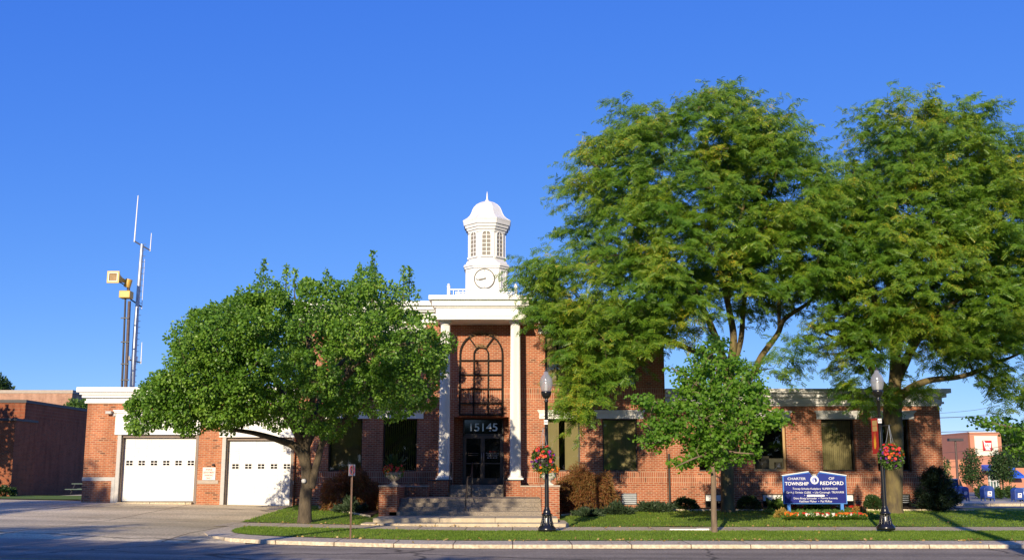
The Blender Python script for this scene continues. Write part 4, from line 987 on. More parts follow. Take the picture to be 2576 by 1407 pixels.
# ---- callery pear beside the drive
def pear_tree(name, label, Y0, poly, limbs, nclump, nleaf, seed, group=None, depth=4.4, spikes=(), extra_poly=None, ls=.09):
    rng = np.random.default_rng(seed); b = at(limbs[0][0][0], limbs[0][0][1], Y0 + limbs[0][0][2])
    t = thing(name, tuple(b), label, 'tree', group)
    mb = MB(); nd = limbs_mesh(mb, limbs, Y0); root_flare(mb, b.x, b.y, b.z, limbs[0][0][3])
    C = crown_points(poly, Y0, depth, 2.2, nclump, .50, rng, inset=.20, shell=.72)
    if extra_poly:
        C2 = crown_points(extra_poly, Y0 - 1.9, 2.1, 1.6, 150, .42, rng, inset=.18, shell=.6); C = np.vstack([C, C2])
    C = C[~((C[:, 0] < X(650, Y0)) & (C[:, 1] > Y0 + .3))]; C = C[rng.uniform(0, 1, len(C)) < .93]
    twigs(mb, [q for q in nd if q[2] > b.z + 1.9], C, rng, .045, .008)
    ctr = C.mean(0); pos, dr = [], []
    for c in C:
        k = int(nleaf * rng.uniform(.75, 1.25)); R_ = rng.uniform(.22, .56)
        v = unit(rng.normal(size=(k, 3))); rad = R_ * rng.uniform(.35, 1, k) ** .5
        p = c + v * rad[:, None] * np.array([1, 1, .85]); pos.append(p)
        out = unit((p - ctr)[:]); dr.append(v * .5 + out * .35 + np.array([0, 0, -.35]) + rng.normal(0, .45, (k, 3)))
    for (u, v, dy, h) in spikes:                     # upright shoots on the top
        p0 = np.array(at(u, v, Y0 + dy)); k = int(150 * h)
        tt = rng.uniform(0, 1, k); p = p0 + np.array([0, 0, 1.0]) * (tt * h)[:, None] - np.array([0, 0, h * .75]) + rng.normal(0, .11, (k, 3)) * (1.35 - tt)[:, None]
        pos.append(p); dr.append(rng.normal(0, .7, (k, 3)) + np.array([0, 0, -.1])); mb.tube([p0 - np.array([0, 0, h]), p0 + np.array([0, 0, h * .2])], [.02, .005], 5)
    pos, dr = np.vstack(pos), np.vstack(dr)
    mb.build('trunk', M_bark, t)
    cloud('crown', T_PEAR, pos, dr, rng.uniform(.8, 1.25, len(pos)) * ls, M_pear, t, rng, up=rng.normal(0, .55, (len(pos), 3)) + np.array([-.2, -.6, .5]))
    return t
PEAR_POLY = [(300, 1090), (298, 1050), (345, 990), (412, 930), (416, 880), (445, 838), (482, 785), (530, 772), (590, 742), (645, 715), (660, 682), (705, 700), (760, 690), (800, 708), (850, 698), (905, 690), (950, 690), (1000, 712), (1035, 740), (1060, 785), (1085, 800), (1120, 815), (1138, 870), (1122, 935), (1095, 975), (1105, 1010), (1050, 1050), (985, 1052), (940, 1045), (880, 1085), (820, 1112), (770, 1085), (700, 1075), (640, 1068), (560, 1085), (495, 1105), (430, 1078), (350, 1100)]
PL = [[(766, 1312, 0, .225), (768, 1250, 0, .21), (772, 1205, 0, .20), (768, 1160, 0, .185)],
      [(768, 1165, 0, .19), (748, 1125, -.2, .15), (700, 1105, -.5, .11), (640, 1088, -.8, .085), (570, 1075, -1.1, .06), (470, 1040, -1.3, .035), (380, 1010, -1.5, .02)],
      [(768, 1160, 0, .19), (764, 1100, .1, .16), (735, 1040, .3, .12), (690, 950, .6, .08), (640, 850, .9, .05), (600, 790, 1.0, .02)],
      [(766, 1150, 0, .18), (775, 1060, -.3, .14), (790, 960, -.6, .10), (770, 840, -.8, .06), (740, 740, -.8, .02)],
      [(782, 1225, 0, .15), (800, 1150, -.1, .12), (812, 1110, -.1, .12), (850, 1070, -.3, .10), (910, 1020, -.8, .075), (980, 970, -1.3, .05), (1060, 930, -1.6, .025)],
      [(770, 1120, 0, .15), (830, 1000, .5, .11), (890, 900, 1.0, .07), (940, 800, 1.2, .045), (960, 730, 1.3, .02)],
      [(764, 1120, 0, .14), (700, 1020, -1.2, .10), (600, 950, -2.2, .06), (500, 900, -2.6, .025)],
      [(775, 1090, 0, .13), (860, 960, -1.8, .09), (950, 880, -2.6, .05), (1050, 860, -2.8, .02)],
      [(770, 1100, 0, .13), (720, 980, 1.8, .09), (620, 900, 2.6, .05), (520, 880, 2.8, .02)],
      [(775, 1080, 0, .12), (850, 920, 2.0, .08), (950, 860, 2.6, .04)]]
pear = pear_tree('pear_tree', 'broad dark green pear tree with a low crotch on the lawn beside the driveway', 35.2, PEAR_POLY, PL, 400, 270, 11, extra_poly=[(300, 1085), (300, 1045), (350, 985), (416, 925), (420, 880), (450, 838), (490, 790), (540, 775), (600, 745), (660, 715), (700, 760), (690, 900), (690, 1010), (640, 1060), (560, 1080), (495, 1100), (430, 1080), (350, 1098)],
                 spikes=[(663, 672, -.5, 1.1), (720, 682, .5, .9), (742, 690, -1, .8), (820, 690, 0, .9), (905, 680, .5, .9), (938, 655, -.6, 1.5), (1015, 690, -.3, 1.3), (1030, 690, .4, 1.0), (485, 785, 0, .6), (535, 770, .3, .6), (600, 735, -.3, .7)])
p = at(764, 1208, 35.2 - .24)
MB().lathe((p.x, p.y, p.z), [(.05, -.07), (.085, -.03), (.085, .03), (.05, .07)], 10).build('pruning_scar', M_lgrey, pear)

# ---- honey locusts
def locust_tree(name, label, Y0, poly, limbs, nclump, nspray, seed, depth=3.9, ymax=None, extra=(), bark=None, group='honey locusts on the lawn before the hall'):
    rng = np.random.default_rng(seed); b = at(limbs[0][0][0], limbs[0][0][1], Y0 + limbs[0][0][2])
    t = thing(name, tuple(b), label, 'tree', group)
    mb = MB(); nd = limbs_mesh(mb, limbs, Y0); root_flare(mb, b.x, b.y, b.z, limbs[0][0][3] * .93)
    C = crown_points(poly, Y0, depth, 3.0, nclump, .88, rng, inset=.50, shell=.58, ymax=ymax)
    if len(extra): C = np.vstack([C, [tuple(at(u, v, Y0 + dy)) for u, v, dy in extra]])
    twigs(mb, [q for q in nd if q[2] > b.z + 3.0], C, rng, .055, .010, .10)
    axis = np.array([b.x, b.y, 0]); pos, dr, sz = [], [], []
    for c in C:
        k = int(nspray * rng.uniform(.7, 1.3)); Rh = rng.uniform(.4, 1.15)
        out = c - axis; out[2] = 0; out /= max(.3, np.linalg.norm(out))
        for _ in range(k):
            a = rng.uniform(0, 2 * math.pi); r = Rh * rng.uniform(.05, .8) ** .6
            s0 = c + np.array([math.cos(a) * r, math.sin(a) * r, rng.normal(0, .30) - .12 * (r / Rh) ** 2 * Rh])
            h = np.array([math.cos(a), math.sin(a), 0]) * .7 + out * .6; h[2] = rng.uniform(-.30, .65); h /= np.linalg.norm(h)
            L_ = rng.uniform(.45, .95); nl = int(9 + L_ * 8); side = np.cross(h, [0, 0, 1]); side /= max(1e-3, np.linalg.norm(side))
            tt = np.linspace(.05, 1, nl); sg = np.where(np.arange(nl) % 2, 1, -1)
            p = s0 + h * (tt * L_)[:, None] + np.array([0, 0, -.30]) * (tt ** 2 * L_)[:, None] + rng.normal(0, .025, (nl, 3))
            d = h * .55 + side * (sg * .75)[:, None] + np.array([0, 0, -.42]) + rng.normal(0, .32, (nl, 3))
            pos.append(p); dr.append(d); sz.append(rng.uniform(.17, .28, nl))
    mb.build('trunk', bark or M_barkl, t)
    cloud('crown', T_LOC, np.vstack(pos), np.vstack(dr), np.concatenate(sz), M_loc, t, rng, up=np.array([-.25, -.9, .75]))
    return t
LOC1 = [(1318, 660), (1350, 626), (1420, 615), (1405, 588), (1390, 560), (1410, 540), (1390, 510), (1396, 478), (1425, 445), (1430, 395), (1460, 355), (1500, 335), (1530, 320), (1550, 262), (1625, 255), (1650, 270), (1720, 258), (1735, 225), (1785, 212), (1850, 206), (1885, 240), (1930, 240), (1990, 248), (2035, 290), (2070, 350), (2125, 420), (2150, 520), (2150, 620), (2110, 730), (2060, 800), (2035, 770), (2000, 800), (1975, 900), (1930, 830), (1900, 790), (1880, 860), (1850, 800), (1800, 840), (1770, 780), (1740, 850), (1700, 870), (1680, 900), (1650, 930), (1600, 955), (1560, 950), (1530, 1000), (1490, 1030), (1450, 1035), (1425, 985), (1440, 920), (1430, 868), (1365, 828), (1368, 780), (1322, 720)]
L1 = [[(1831, 1290, 2.0, .29), (1829, 1200, 2.0, .27), (1829, 1100, 1.9, .26), (1836, 990, 1.8, .25), (1832, 930, 1.7, .24)],
      [(1832, 935, 1.7, .20), (1800, 905, 1.5, .15), (1740, 880, 1.0, .12), (1690, 862, .3, .10), (1620, 845, -.6, .07), (1540, 830, -1.3, .045), (1460, 800, -1.8, .02)],
      [(1832, 940, 1.7, .20), (1800, 850, 1.5, .15), (1775, 790, 1.2, .13), (1730, 700, .6, .10), (1640, 600, -.1, .07), (1560, 480, -.5, .045), (1480, 400, -.6, .02)],
      [(1835, 930, 1.7, .18), (1845, 850, 1.6, .15), (1832, 770, 1.4, .13), (1815, 690, 1.1, .11), (1790, 560, .6, .08), (1770, 420, .3, .05), (1790, 260, .2, .015)],
      [(1838, 930, 1.7, .16), (1862, 860, 1.8, .12), (1870, 780, 1.9, .10), (1885, 660, 1.8, .08), (1930, 520, 1.5, .05), (1970, 360, 1.2, .02)],
      [(1845, 985, 1.8, .18), (1890, 945, 1.6, .14), (1915, 895, 1.4, .13), (1955, 840, 1.1, .11), (1975, 800, 1.0, .10), (2040, 755, .6, .07), (2075, 700, .3, .04), (2100, 600, 0, .02)],
      [(1960, 830, 1.1, .08), (1962, 740, .9, .065), (1995, 640, .6, .05), (2010, 500, .4, .02)],
      [(1815, 880, 1.5, .12), (1760, 760, -.2, .09), (1680, 690, -1.6, .06), (1560, 640, -2.4, .035), (1420, 690, -2.6, .015)],
      [(1830, 770, 1.4, .10), (1850, 600, -.6, .07), (1880, 460, -1.6, .04), (1860, 330, -1.6, .015)]]
loc1 = locust_tree('honey_locust', 'tall wide honey locust with yellowing tips over the right half of the two-storey hall', 39.6, LOC1, L1, 270, 24, 21, depth=3.7, ymax=43.1,
                   extra=[(1455, 1040, -2.2), (1440, 1000, -2.4), (1480, 1005, -2.0), (1355, 720, -2), (1345, 680, -2), (1380, 790, -2.2), (2030, 840, -.5), (2070, 815, -.5), (1990, 880, 0), (1945, 925, .5), (1500, 980, -2.2), (1440, 890, -2.3), (1470, 935, -2.4), (1540, 930, -2.3)])
LOC2 = [(2115, 350), (2150, 300), (2195, 262), (2240, 240), (2300, 232), (2350, 245), (2380, 240), (2440, 230), (2470, 250), (2490, 300), (2545, 315), (2590, 370), (2640, 450), (2690, 600), (2700, 760), (2660, 880), (2600, 930), (2560, 985), (2510, 960), (2500, 900), (2440, 935), (2380, 930), (2330, 950), (2285, 930), (2290, 880), (2240, 860), (2215, 930), (2160, 945), (2105, 925), (2090, 870), (2120, 840), (2050, 855), (2000, 840), (2035, 800), (2085, 780), (2060, 700), (2070, 560), (2090, 440)]
L2 = [[(2246, 1287, 1.4, .37), (2248, 1200, 1.4, .34), (2250, 1100, 1.4, .34), (2244, 1040, 1.4, .38), (2248, 985, 1.3, .36)],
      [(2250, 1010, 1.3, .22), (2290, 975, 1.0, .17), (2340, 955, .6, .13), (2420, 945, 0, .10), (2500, 915, -.6, .07), (2580, 880, -1.0, .04), (2650, 840, -1.2, .02)],
      [(2244, 1000, 1.3, .24), (2205, 950, 1.0, .16), (2170, 880, .6, .13), (2145, 820, .3, .11), (2110, 700, 0, .08), (2120, 560, -.3, .05), (2150, 420, -.4, .02)],
      [(2248, 990, 1.3, .28), (2252, 930, 1.3, .24), (2250, 850, 1.2, .19), (2240, 760, 1.0, .15), (2230, 620, .6, .10), (2260, 460, .3, .06), (2300, 300, 0, .02)],
      [(2252, 960, 1.3, .22), (2290, 880, 1.5, .17), (2320, 790, 1.6, .14), (2370, 650, 1.5, .10), (2420, 500, 1.2, .06), (2440, 330, 1.0, .02)],
      [(2280, 900, 1.4, .14), (2350, 800, .2, .11), (2450, 720, -.9, .08), (2550, 620, -1.4, .04), (2600, 500, -1.4, .02)],
      [(2248, 860, 1.2, .13), (2200, 760, -.6, .09), (2190, 640, -1.8, .06), (2230, 520, -2.2, .03)],
      [(2252, 900, 1.2, .13), (2290, 790, -.6, .09), (2340, 660, -1.9, .06), (2360, 520, -2.2, .03)],
      [(2147, 830, .4, .08), (2110, 850, -.6, .06), (2060, 830, -1.2, .03), (2025, 815, -1.4, .015)]]
loc2 = locust_tree('honey_locust', 'massive honey locust with a lichen covered trunk behind the lamp with the banner', 39.8, LOC2, L2, 262, 24, 33, depth=3.8,
                   extra=[(2180, 985, .3), (2210, 1000, .6), (2160, 960, 0), (2285, 985, .8), (2560, 1000, -1.2), (2540, 960, -1), (2600, 960, -1), (2575, 1010, -1.4), (2480, 950, -.6)])

# ---- ginkgos in the kerb lawn
def ginkgo(name, label, Y0, poly, limbs, nclump, nleaf, seed, group, depth=1.45, ls=.095):
    rng = np.random.default_rng(seed); b = at(limbs[0][0][0], limbs[0][0][1], Y0)
    t = thing(name, tuple(b), label, 'tree', group)
    mb = MB(); nd = limbs_mesh(mb, limbs, Y0); root_flare(mb, b.x, b.y, b.z, limbs[0][0][3] * .85)
    C = crown_points(poly, Y0, depth, 1.3, nclump, .22, rng, inset=.03, shell=.30)
    twigs(mb, [q for q in nd if q[2] > b.z + 1.2], C, rng, .03, .008, .05)
    pos, dr = [], []
    for c in C:
        k = int(nleaf * rng.uniform(.6, 1.4)); h = c - np.array([b.x, b.y, c[2]]); h[2] = .1; h /= max(.2, np.linalg.norm(h))
        tt = rng.uniform(-1, 1, k); p = c + h * (tt * .26)[:, None] + rng.normal(0, .07, (k, 3)); pos.append(p)
        dr.append(rng.normal(0, .6, (k, 3)) + h * .3 + np.array([0, 0, -.25]))
    mb.build('trunk', M_barkg, t)
    pos = np.vstack(pos); cloud('crown', T_FAN, pos, np.vstack(dr), rng.uniform(.75, 1.2, len(pos)) * ls, M_gink, t, rng, up=rng.normal(0, .5, (len(pos), 3)) + np.array([-.2, -.7, .6]))
    return t
GP = [(1790, 832), (1815, 850), (1838, 880), (1880, 920), (1905, 955), (1935, 985), (1915, 1010), (1930, 1030), (1975, 1038), (1972, 1062), (1925, 1085), (1900, 1100), (1912, 1145), (1880, 1150), (1845, 1165), (1805, 1180), (1795, 1195), (1770, 1160), (1740, 1165), (1700, 1182), (1688, 1165), (1735, 1120), (1690, 1105), (1630, 1132), (1600, 1100), (1640, 1085), (1608, 1062), (1640, 1040), (1590, 1012), (1592, 990), (1640, 995), (1695, 1015), (1715, 980), (1690, 945), (1680, 918), (1740, 915), (1750, 880)]
GL = [[(1797, 1336, 0, .10), (1795, 1280, 0, .088), (1794, 1200, 0, .08), (1792, 1150, 0, .085), (1790, 1050, 0, .06), (1790, 950, 0, .035), (1790, 850, 0, .01)],
      [(1792, 1130, 0, .05), (1730, 1090, -.3, .035), (1660, 1110, -.5, .02), (1620, 1115, -.6, .01)], [(1792, 1100, 0, .05), (1850, 1075, -.3, .035), (1920, 1050, -.4, .02), (1968, 1045, -.4, .01)],
      [(1791, 1060, 0, .045), (1720, 1030, .2, .03), (1640, 1010, .3, .02), (1600, 1000, .3, .01)], [(1790, 1020, 0, .04), (1850, 985, .3, .03), (1925, 985, .5, .01)],
      [(1790, 1000, 0, .04), (1730, 950, -.4, .02), (1690, 925, -.5, .01)], [(1792, 1120, 0, .04), (1840, 1135, -.8, .03), (1895, 1140, -1, .01)], [(1792, 1140, 0, .04), (1750, 1150, -.8, .03), (1700, 1172, -1, .01)]]
ginkgo('ginkgo_tree', 'young bright green ginkgo with a thin pale trunk at the edge of the kerb lawn', 31.6, GP, GL, 420, 34, 5, 'ginkgo street trees')
GP2 = [(2440, 1052), (2470, 1043), (2510, 1055), (2540, 1040), (2575, 1065), (2610, 1040), (2680, 960), (2740, 1000), (2830, 1040), (2840, 1110), (2760, 1170), (2690, 1190), (2620, 1165), (2565, 1155), (2535, 1115), (2520, 1085), (2480, 1075)]
GL2 = [[(2690, 1336, 0, .125), (2690, 1200, 0, .095), (2690, 1050, 0, .05), (2685, 970, 0, .01)], [(2690, 1140, 0, .05), (2620, 1105, -.2, .035), (2550, 1075, -.2, .02), (2450, 1053, -.2, .0)], [(2690, 1130, 0, .05), (2760, 1090, 0, .03), (2820, 1070, 0, .01)]]
ginkgo('ginkgo_tree', 'ginkgo with leafy branch reaching in at the right edge above the mailboxes', 31.6, GP2, GL2, 190, 34, 6, 'ginkgo street trees', depth=1.2)

# ---- shrubs
def mound(name, label, u0, u1, v0, v1, Y, tmpl, mt, n, ls, seed, cat='shrub', group=None, depth=None, droop=-.2, core=True, lump=.18, flat=.5, twig=True):
    rng = np.random.default_rng(seed)
    a, b = at(u0, v1, Y), at(u1, v1, Y); w = (b.x - a.x) / 2; cx = (a.x + b.x) / 2; zb = min(a.z, G(cx, Y) + .05); h = Z(v0, Y) - zb; dp = depth or w * .8
    t = thing(name, (cx, Y, zb), label, cat, group)
    v = unit(rng.normal(size=(n, 3))); v[:, 2] = np.abs(v[:, 2])
    ph = rng.uniform(0, 6.28, 6)
    r = 1 - lump + lump * (np.sin(v[:, 0] * 5 + ph[0]) * np.sin(v[:, 2] * 6 + ph[1]) + .6 * np.sin(v[:, 1] * 9 + v[:, 0] * 7 + ph[2])) ; r *= rng.uniform(.72, 1.02, n)
    vz = np.sign(v[:, 2]) * np.abs(v[:, 2]) ** flat
    p = np.stack([cx + v[:, 0] * w * r, Y + v[:, 1] * dp * r, zb + vz * h * r], 1)
    d = v + np.array([0, 0, droop]) + rng.normal(0, .4, (n, 3))
    mb = MB()
    for k in range(7):
        q = unit(rng.normal(size=(1, 3)))[0]; q[2] = abs(q[2]); mb.tube([(cx, Y, zb), (cx + q[0] * w * .5, Y + q[1] * dp * .5, zb + abs(q[2]) * h * .6 + .1)], [.03, .01], 5)
    mb.build('stem', M_bark, t)
    cloud('foliage', tmpl, p, d, rng.uniform(.7, 1.25, n) * ls, mt, t, rng, up=rng.normal(0, .5, (n, 3)) + np.array([-.2, -.5, .5]))
    return t
mound('maple_bush', 'large rust and olive weeping maple bush right of the front steps', 1396, 1562, 1168, 1294, 41.3, T_STRIP, M_maple, 17000, .12, 41, group='weeping maples beside the steps', depth=1.2, droop=-.9, lump=.12, flat=.45)
mound('maple_bush', 'shaded dark weeping maple bush left of the front steps behind the parking sign', 795, 962, 1172, 1290, 41.5, T_STRIP, M_maple, 17000, .12, 42, group='weeping maples beside the steps', depth=1.2, droop=-.9, lump=.12)
for k, (u0, u1, v0, v1, Y, lb) in enumerate(((1505, 1600, 1266, 1297, 40.6, 'low spreading juniper at the foot of the rust maple bush'), (1590, 1705, 1261, 1290, 41.8, 'low spreading juniper between the other juniper and the clipped boxwood'), (1438, 1520, 1280, 1302, 39.6, 'smallest low juniper close beside the pier of the steps'), (840, 935, 1252, 1300, 40.2, 'shaded juniper left of the steps in front of the dark maple bush'))):
    mound('juniper', lb, u0, u1, v0, v1, Y, T_STRIP, M_jun, 2600, .17, 60 + k, group='junipers in the planting beds', depth=.7, droop=.0, lump=.25, flat=.8)
for k, (u0, u1, v0, v1, lb) in enumerate(((1690, 1760, 1249, 1288, 'round clipped boxwood left of the first locust trunk'), (1852, 1916, 1244, 1287, 'round clipped boxwood right of the first locust trunk'), (2025, 2090, 1246, 1285, 'dark boxwood in the shade behind the blue sign'), (2176, 2216, 1243, 1282, 'upright clipped boxwood between the blue sign and the banner lamp'))):
    mound('boxwood', lb, u0, u1, v0, v1, 42.6, T_OVAL, M_box, 3500, .07, 70 + k, group='clipped boxwoods along the wing', depth=.5, droop=.1, lump=.06, flat=.6)
mound('spindle_shrub', 'light green shrub between the right boxwood and the blue sign', 1924, 1976, 1250, 1282, 42.3, T_OVAL, M_light, 900, .11, 81, group='light green shrubs', droop=.3, lump=.3)
mound('spindle_shrub', 'light green shrub behind the flowers under the blue sign', 2022, 2086, 1266, 1292, 41.2, T_OVAL, M_light, 1300, .11, 82, group='light green shrubs', droop=.3, lump=.3)
# spruce at the corner
def spruce(u, vtop, vbase, Y, halfw, label, seed=3):
    rng = np.random.default_rng(seed); b = at(u, vbase, Y); h = Z(vtop, Y) - b.z
    t = thing('spruce', tuple(b), label, 'shrub'); mb = MB(); mb.tube([b, b + Vector((0, 0, h))], [.06, .01], 6); pos, dr = [], []
    for k in range(150):
        f = rng.uniform(.02, .95) ** 1.2; L_ = halfw * (1 - f) ** .7 * rng.uniform(.65, 1.15) + .08; a = rng.uniform(0, 6.283); el = rng.uniform(.15, .5)
        o = np.array([b.x, b.y, b.z + f * h]); d = np.array([math.cos(a), math.sin(a), math.tan(el)]); d /= np.linalg.norm(d)
        mb.tube([o, o + d * L_], [.015, .004], 4, caps=False); n = int(95 * L_ / halfw) + 18; tt = rng.uniform(.1, 1, n)
        pos.append(o + d * (tt * L_)[:, None] + rng.normal(0, .05, (n, 3))); dr.append(d * .9 + rng.normal(0, .55, (n, 3)))
    mb.build('trunk', M_bark, t); pos = np.vstack(pos); cloud('needles', T_STRIP, pos, np.vstack(dr), rng.uniform(.10, .17, len(pos)), M_spruce, t, rng)
spruce(2360, 1172, 1288, 42.2, 1.05, 'dark bristly young spruce at the right corner of the hall')

# ---- hanging flower baskets
def flower_ball(t, c, rx, rz, rng, cols, nleaf=1300, nf=150, leaf=M_light, top_red=True):
    v = unit(rng.normal(size=(nleaf, 3))); p = np.array(c) + v * np.array([rx, rx, rz]) * (rng.uniform(.55, 1.0, nleaf) ** .5)[:, None]; p[:, 2] -= .12 * (v[:, 2] < -.2) * rng.uniform(0, 1, nleaf)
    cloud('foliage', T_OVAL, p, v + rng.normal(0, .6, (nleaf, 3)), rng.uniform(.05, .10, nleaf), leaf, t, rng)
    for nm, mt, cond, k in cols:
        V, Fc = [], []; n = 0; pos, dr = [], []
        while n < k:
            d = unit(rng.normal(size=(1, 3)))[0]
            if not cond(d, rng): continue
            pos.append(np.array(c) + d * np.array([rx, rx, rz]) * rng.uniform(.92, 1.10)); dr.append(d + rng.normal(0, .3, 3)); n += 1
        pos, dr = np.array(pos), np.array(dr); d, s, nn = rot_frames(dr, rng)
        tm = [(0, 0, 0)] + [(.25, math.cos(q * 1.2566) * .5, math.sin(q * 1.2566) * .5) for q in range(5)]
        V = place(tm, pos, d, s, nn, rng.uniform(.07, .12, len(pos)))
        o = np_mesh('blossom', V, repeat_faces([(0, 1 + q, 1 + (q + 1) % 5) for q in range(5)], 6, len(pos)), mt, t)
        kind(o, 'stuff')
def basket(u, v, Y, label, seed, arm_from):
    rng = np.random.default_rng(seed); c = at(u, v, Y); t = thing('hanging_basket', (c.x, c.y, c.z - .4), label, 'flower basket', 'flower baskets hung on the lamps')
    MB().lathe((c.x, c.y, c.z), [(.10, -.30), (.20, -.22), (.24, -.05), (.22, 0)], 14).build('pot', M_bronze, t)
    w = MB(); top = (c.x, c.y, c.z + .95)
    for k in range(3): a = k * 2.094 + .4; w.tube([(c.x + .22 * math.cos(a), c.y + .22 * math.sin(a), c.z), top], .006, 4)
    w.build('hanger_wire', M_galv, t)
    flower_ball(t, (c.x, c.y, c.z), .36, .36, rng, [('red', M_red, lambda d, r: d[2] > -.2 + r.uniform(-.5, .3) and abs(d[0]) < .8, 66), ('purple', M_purple, lambda d, r: abs(d[0]) > .35 or d[2] < .1, 46), ('orange', M_orange, lambda d, r: True, 12)])
    return c
LA = 'black street lamp with frosted acorn globe before the front steps'
l1, lx, ly, lz = lamp(1375.5, 1333, 31.9, LA)
l2, rx_, ry_, rz_ = lamp(2228, 1329.5, 31.9, 'black street lamp with frosted acorn globe and red banner before the wing')
c = basket(1366, 1152, ly - .42, 'red and purple flower basket hung from the lamp before the steps', 3, None)
m = MB(); m.tube([(lx, ly - .05, c.z + .96), (c.x, c.y, c.z + .96)], .012, 6); m.tube([(lx, ly - .05, c.z + .80), (lx, ly - .22, c.z + .95)], .008, 5); m.build('basket_arm', M_black, l1)
c2 = basket(2240, 1144, ry_ - .12, 'red and purple flower basket hung from the lamp beside the banner', 4, None)
m = MB(); m.tube([(rx_ + .05, ry_, c2.z + .93), (c2.x + .06, c2.y, c2.z + .96)], .012, 6); m.build('basket_arm', M_black, l2)
# banner on the lamp
ba, bb_ = at(2200.5, 1050, ry_), at(2216, 1050, ry_); bz1, bz0 = Z(1050, ry_), Z(1140, ry_)
bw_ = .42; yaw = -1.42; bx1_ = rx_ - .07; by_ = ry_ - .02
M_ban = mat('banner red', (.42, .02, .015), .7, var=.12); M_banpan = mat('banner tan', (.52, .33, .12), .7, var=.05); M_bany = mat('banner yellow', (.80, .42, .03), .7)
def yawed(mb): mb.v = [(bx1_ + (x - bx1_) * math.cos(yaw), by_ + (x - bx1_) * math.sin(yaw) + (y - by_), z) for x, y, z in mb.v]; return mb
bn = thing('lamp_banner', (bx1_, by_, bz0), 'narrow red street banner with yellow rays hung on the right lamp', 'banner')
yawed(MB().box(bx1_ - bw_, bx1_, by_ - .004, by_ + .004, bz0, bz1)).build('cloth', M_ban, bn)
for q in (0.09, .27): yawed(MB().box(bx1_ - bw_ * .86, bx1_ - bw_ * .14, by_ - .010, by_ - .006, bz1 - q - .24 * .85 * .7, bz1 - q + .02)).build('panel', M_banpan, bn)
m = MB(); bc = bx1_ - bw_ * .62; rb = bz0 + .16
for k, (a, L_) in enumerate(((80, .62), (95, .50), (65, .46), (110, .34), (50, .30), (35, .20), (125, .2))):
    q0 = (bc, rb); q1 = (bc + L_ * .55 * math.cos(R(a)), rb + L_ * math.sin(R(a))); m.prism([(q0[0] - .035, q0[1]), (q0[0] + .035, q0[1]), q1], by_ - .010 - .0005 * k, by_ - .006)
yawed(m).build('sun_rays', M_bany, bn)
m = MB(); yawed(m.tube([(bx1_ - bw_, by_, bz1 + .02), (bx1_ + .05, by_, bz1 + .02)], .012, 6)); yawed(MB()); m.build('banner_arm', M_black, bn)

# ---- no-parking sign
pb = at(881, 1350, 27.75); pt_ = at(885, 1167, 27.75)
ns = thing('parking_sign', tuple(pb), 'brown post with a small white no-parking plate turned side on, at the kerb', 'sign')
m = MB(); x, y = pb.x, pb.y; zt_ = pt_.z + .0
m.box(x - .022, x - .014, y - .02, y + .02, pb.z - .1, zt_); m.box(x + .014, x + .022, y - .02, y + .02, pb.z - .1, zt_); m.box(x - .0139, x + .0139, y + .008, y + .016, pb.z - .1, zt_)
for k in range(60):
    z = pb.z + .05 + k * .033
    if z < zt_ - .05: m.box(x - .0138, x + .0138, y + .002, y + .0079, z, z + .014)
m.build('post', M_lav, ns)
ya = R(66); cy_ = y - .025
def turn(mb): mb.v = [(x + (a - x) * math.cos(ya) - (b - cy_) * math.sin(ya), cy_ + (a - x) * math.sin(ya) + (b - cy_) * math.cos(ya), c) for a, b, c in mb.v]; return mb
pz = zt_ - .15
pl = turn(MB().box(x - .152, x + .152, cy_ - .004, cy_ + .004, pz - .155, pz + .155)).build('plate', mat('sign plate white', (.42, .40, .40), .4, var=.04), ns)
text('P', x - .055, x + .055, pz - .085, pz + .085, cy_ - .006, M_blk, pl, bold=.03, depth=.001, yaw=(x, cy_, ya))
turn(MB().arc((x, pz), .115, .024, 0, 2 * math.pi, cy_ - .009, cy_ - .0045, 28)).build('red_ring', M_sred, pl)
turn(MB().bar((x - .08, pz + .08), (x + .08, pz - .08), .022, cy_ - .010, cy_ - .0046)).build('red_slash', M_sred, pl)

# ---- blue township sign
YS = 40.2
SX = lambda u: X(u, YS, 1230); SZ = lambda v: Z(v, YS)
sg = thing('township_sign', (SX(2048), YS, SZ(1290)), 'blue township sign with white lettering and round seal over a flower bed', 'sign')
xl_, xr2, zb_, zs1 = SX(1968.5), SX(2128), SZ(1265.5), SZ(1195.5); xm = (xl_ + xr2) / 2; zpk = SZ(1183.8)
na_, nb_ = SX(2035), SX(2062)
def edge(x): return zs1 + (zpk - zs1) * (1 - abs(x - xm) / ((xr2 - xl_) / 2)) if True else 0
notch = [(nb_, edge(nb_)), (nb_ - .05, edge(nb_) - .05), (nb_ - .08, edge(nb_) - .12), (nb_ - .14, edge(nb_) - .16), (na_ + .14, edge(na_) - .16), (na_ + .08, edge(na_) - .12), (na_ + .05, edge(na_) - .05), (na_, edge(na_))]
outl = [(xl_, zb_), (xr2, zb_), (xr2, zs1)] + notch + [(xl_, zs1)]
pan = MB().prism(outl, YS - .05, YS + .05).build('panel', M_postb, sg)
inn = lambda p, e=.035: (xm + (p[0] - xm) * (1 - e / ((xr2 - xl_) / 2)), zb_ + .035 + (p[1] - zb_) * .955 - .01)
MB().prism([inn(p) for p in outl], YS - .056, YS - .051).build('field', M_navy, pan)
zd_ = SZ(1219)
q = [inn(p) for p in outl]; MB().prism([(q[0][0], zd_), (q[1][0], zd_)] + q[2:], YS - .060, YS - .057).build('header_field', M_navy2, pan)
for a, b in ((xl_ - .03, na_ - .01), (nb_ + .01, xr2 + .03)): MB().bar((a, edge(a) + .025), (b, edge(b) + .025), .035, YS - .07, YS + .06).build('white_cap', M_white, sg)
MB().box(xm - .07, xm + .07, YS - .07, YS + .06, edge(na_) - .125, edge(na_) - .095).build('white_cap', M_white, sg)
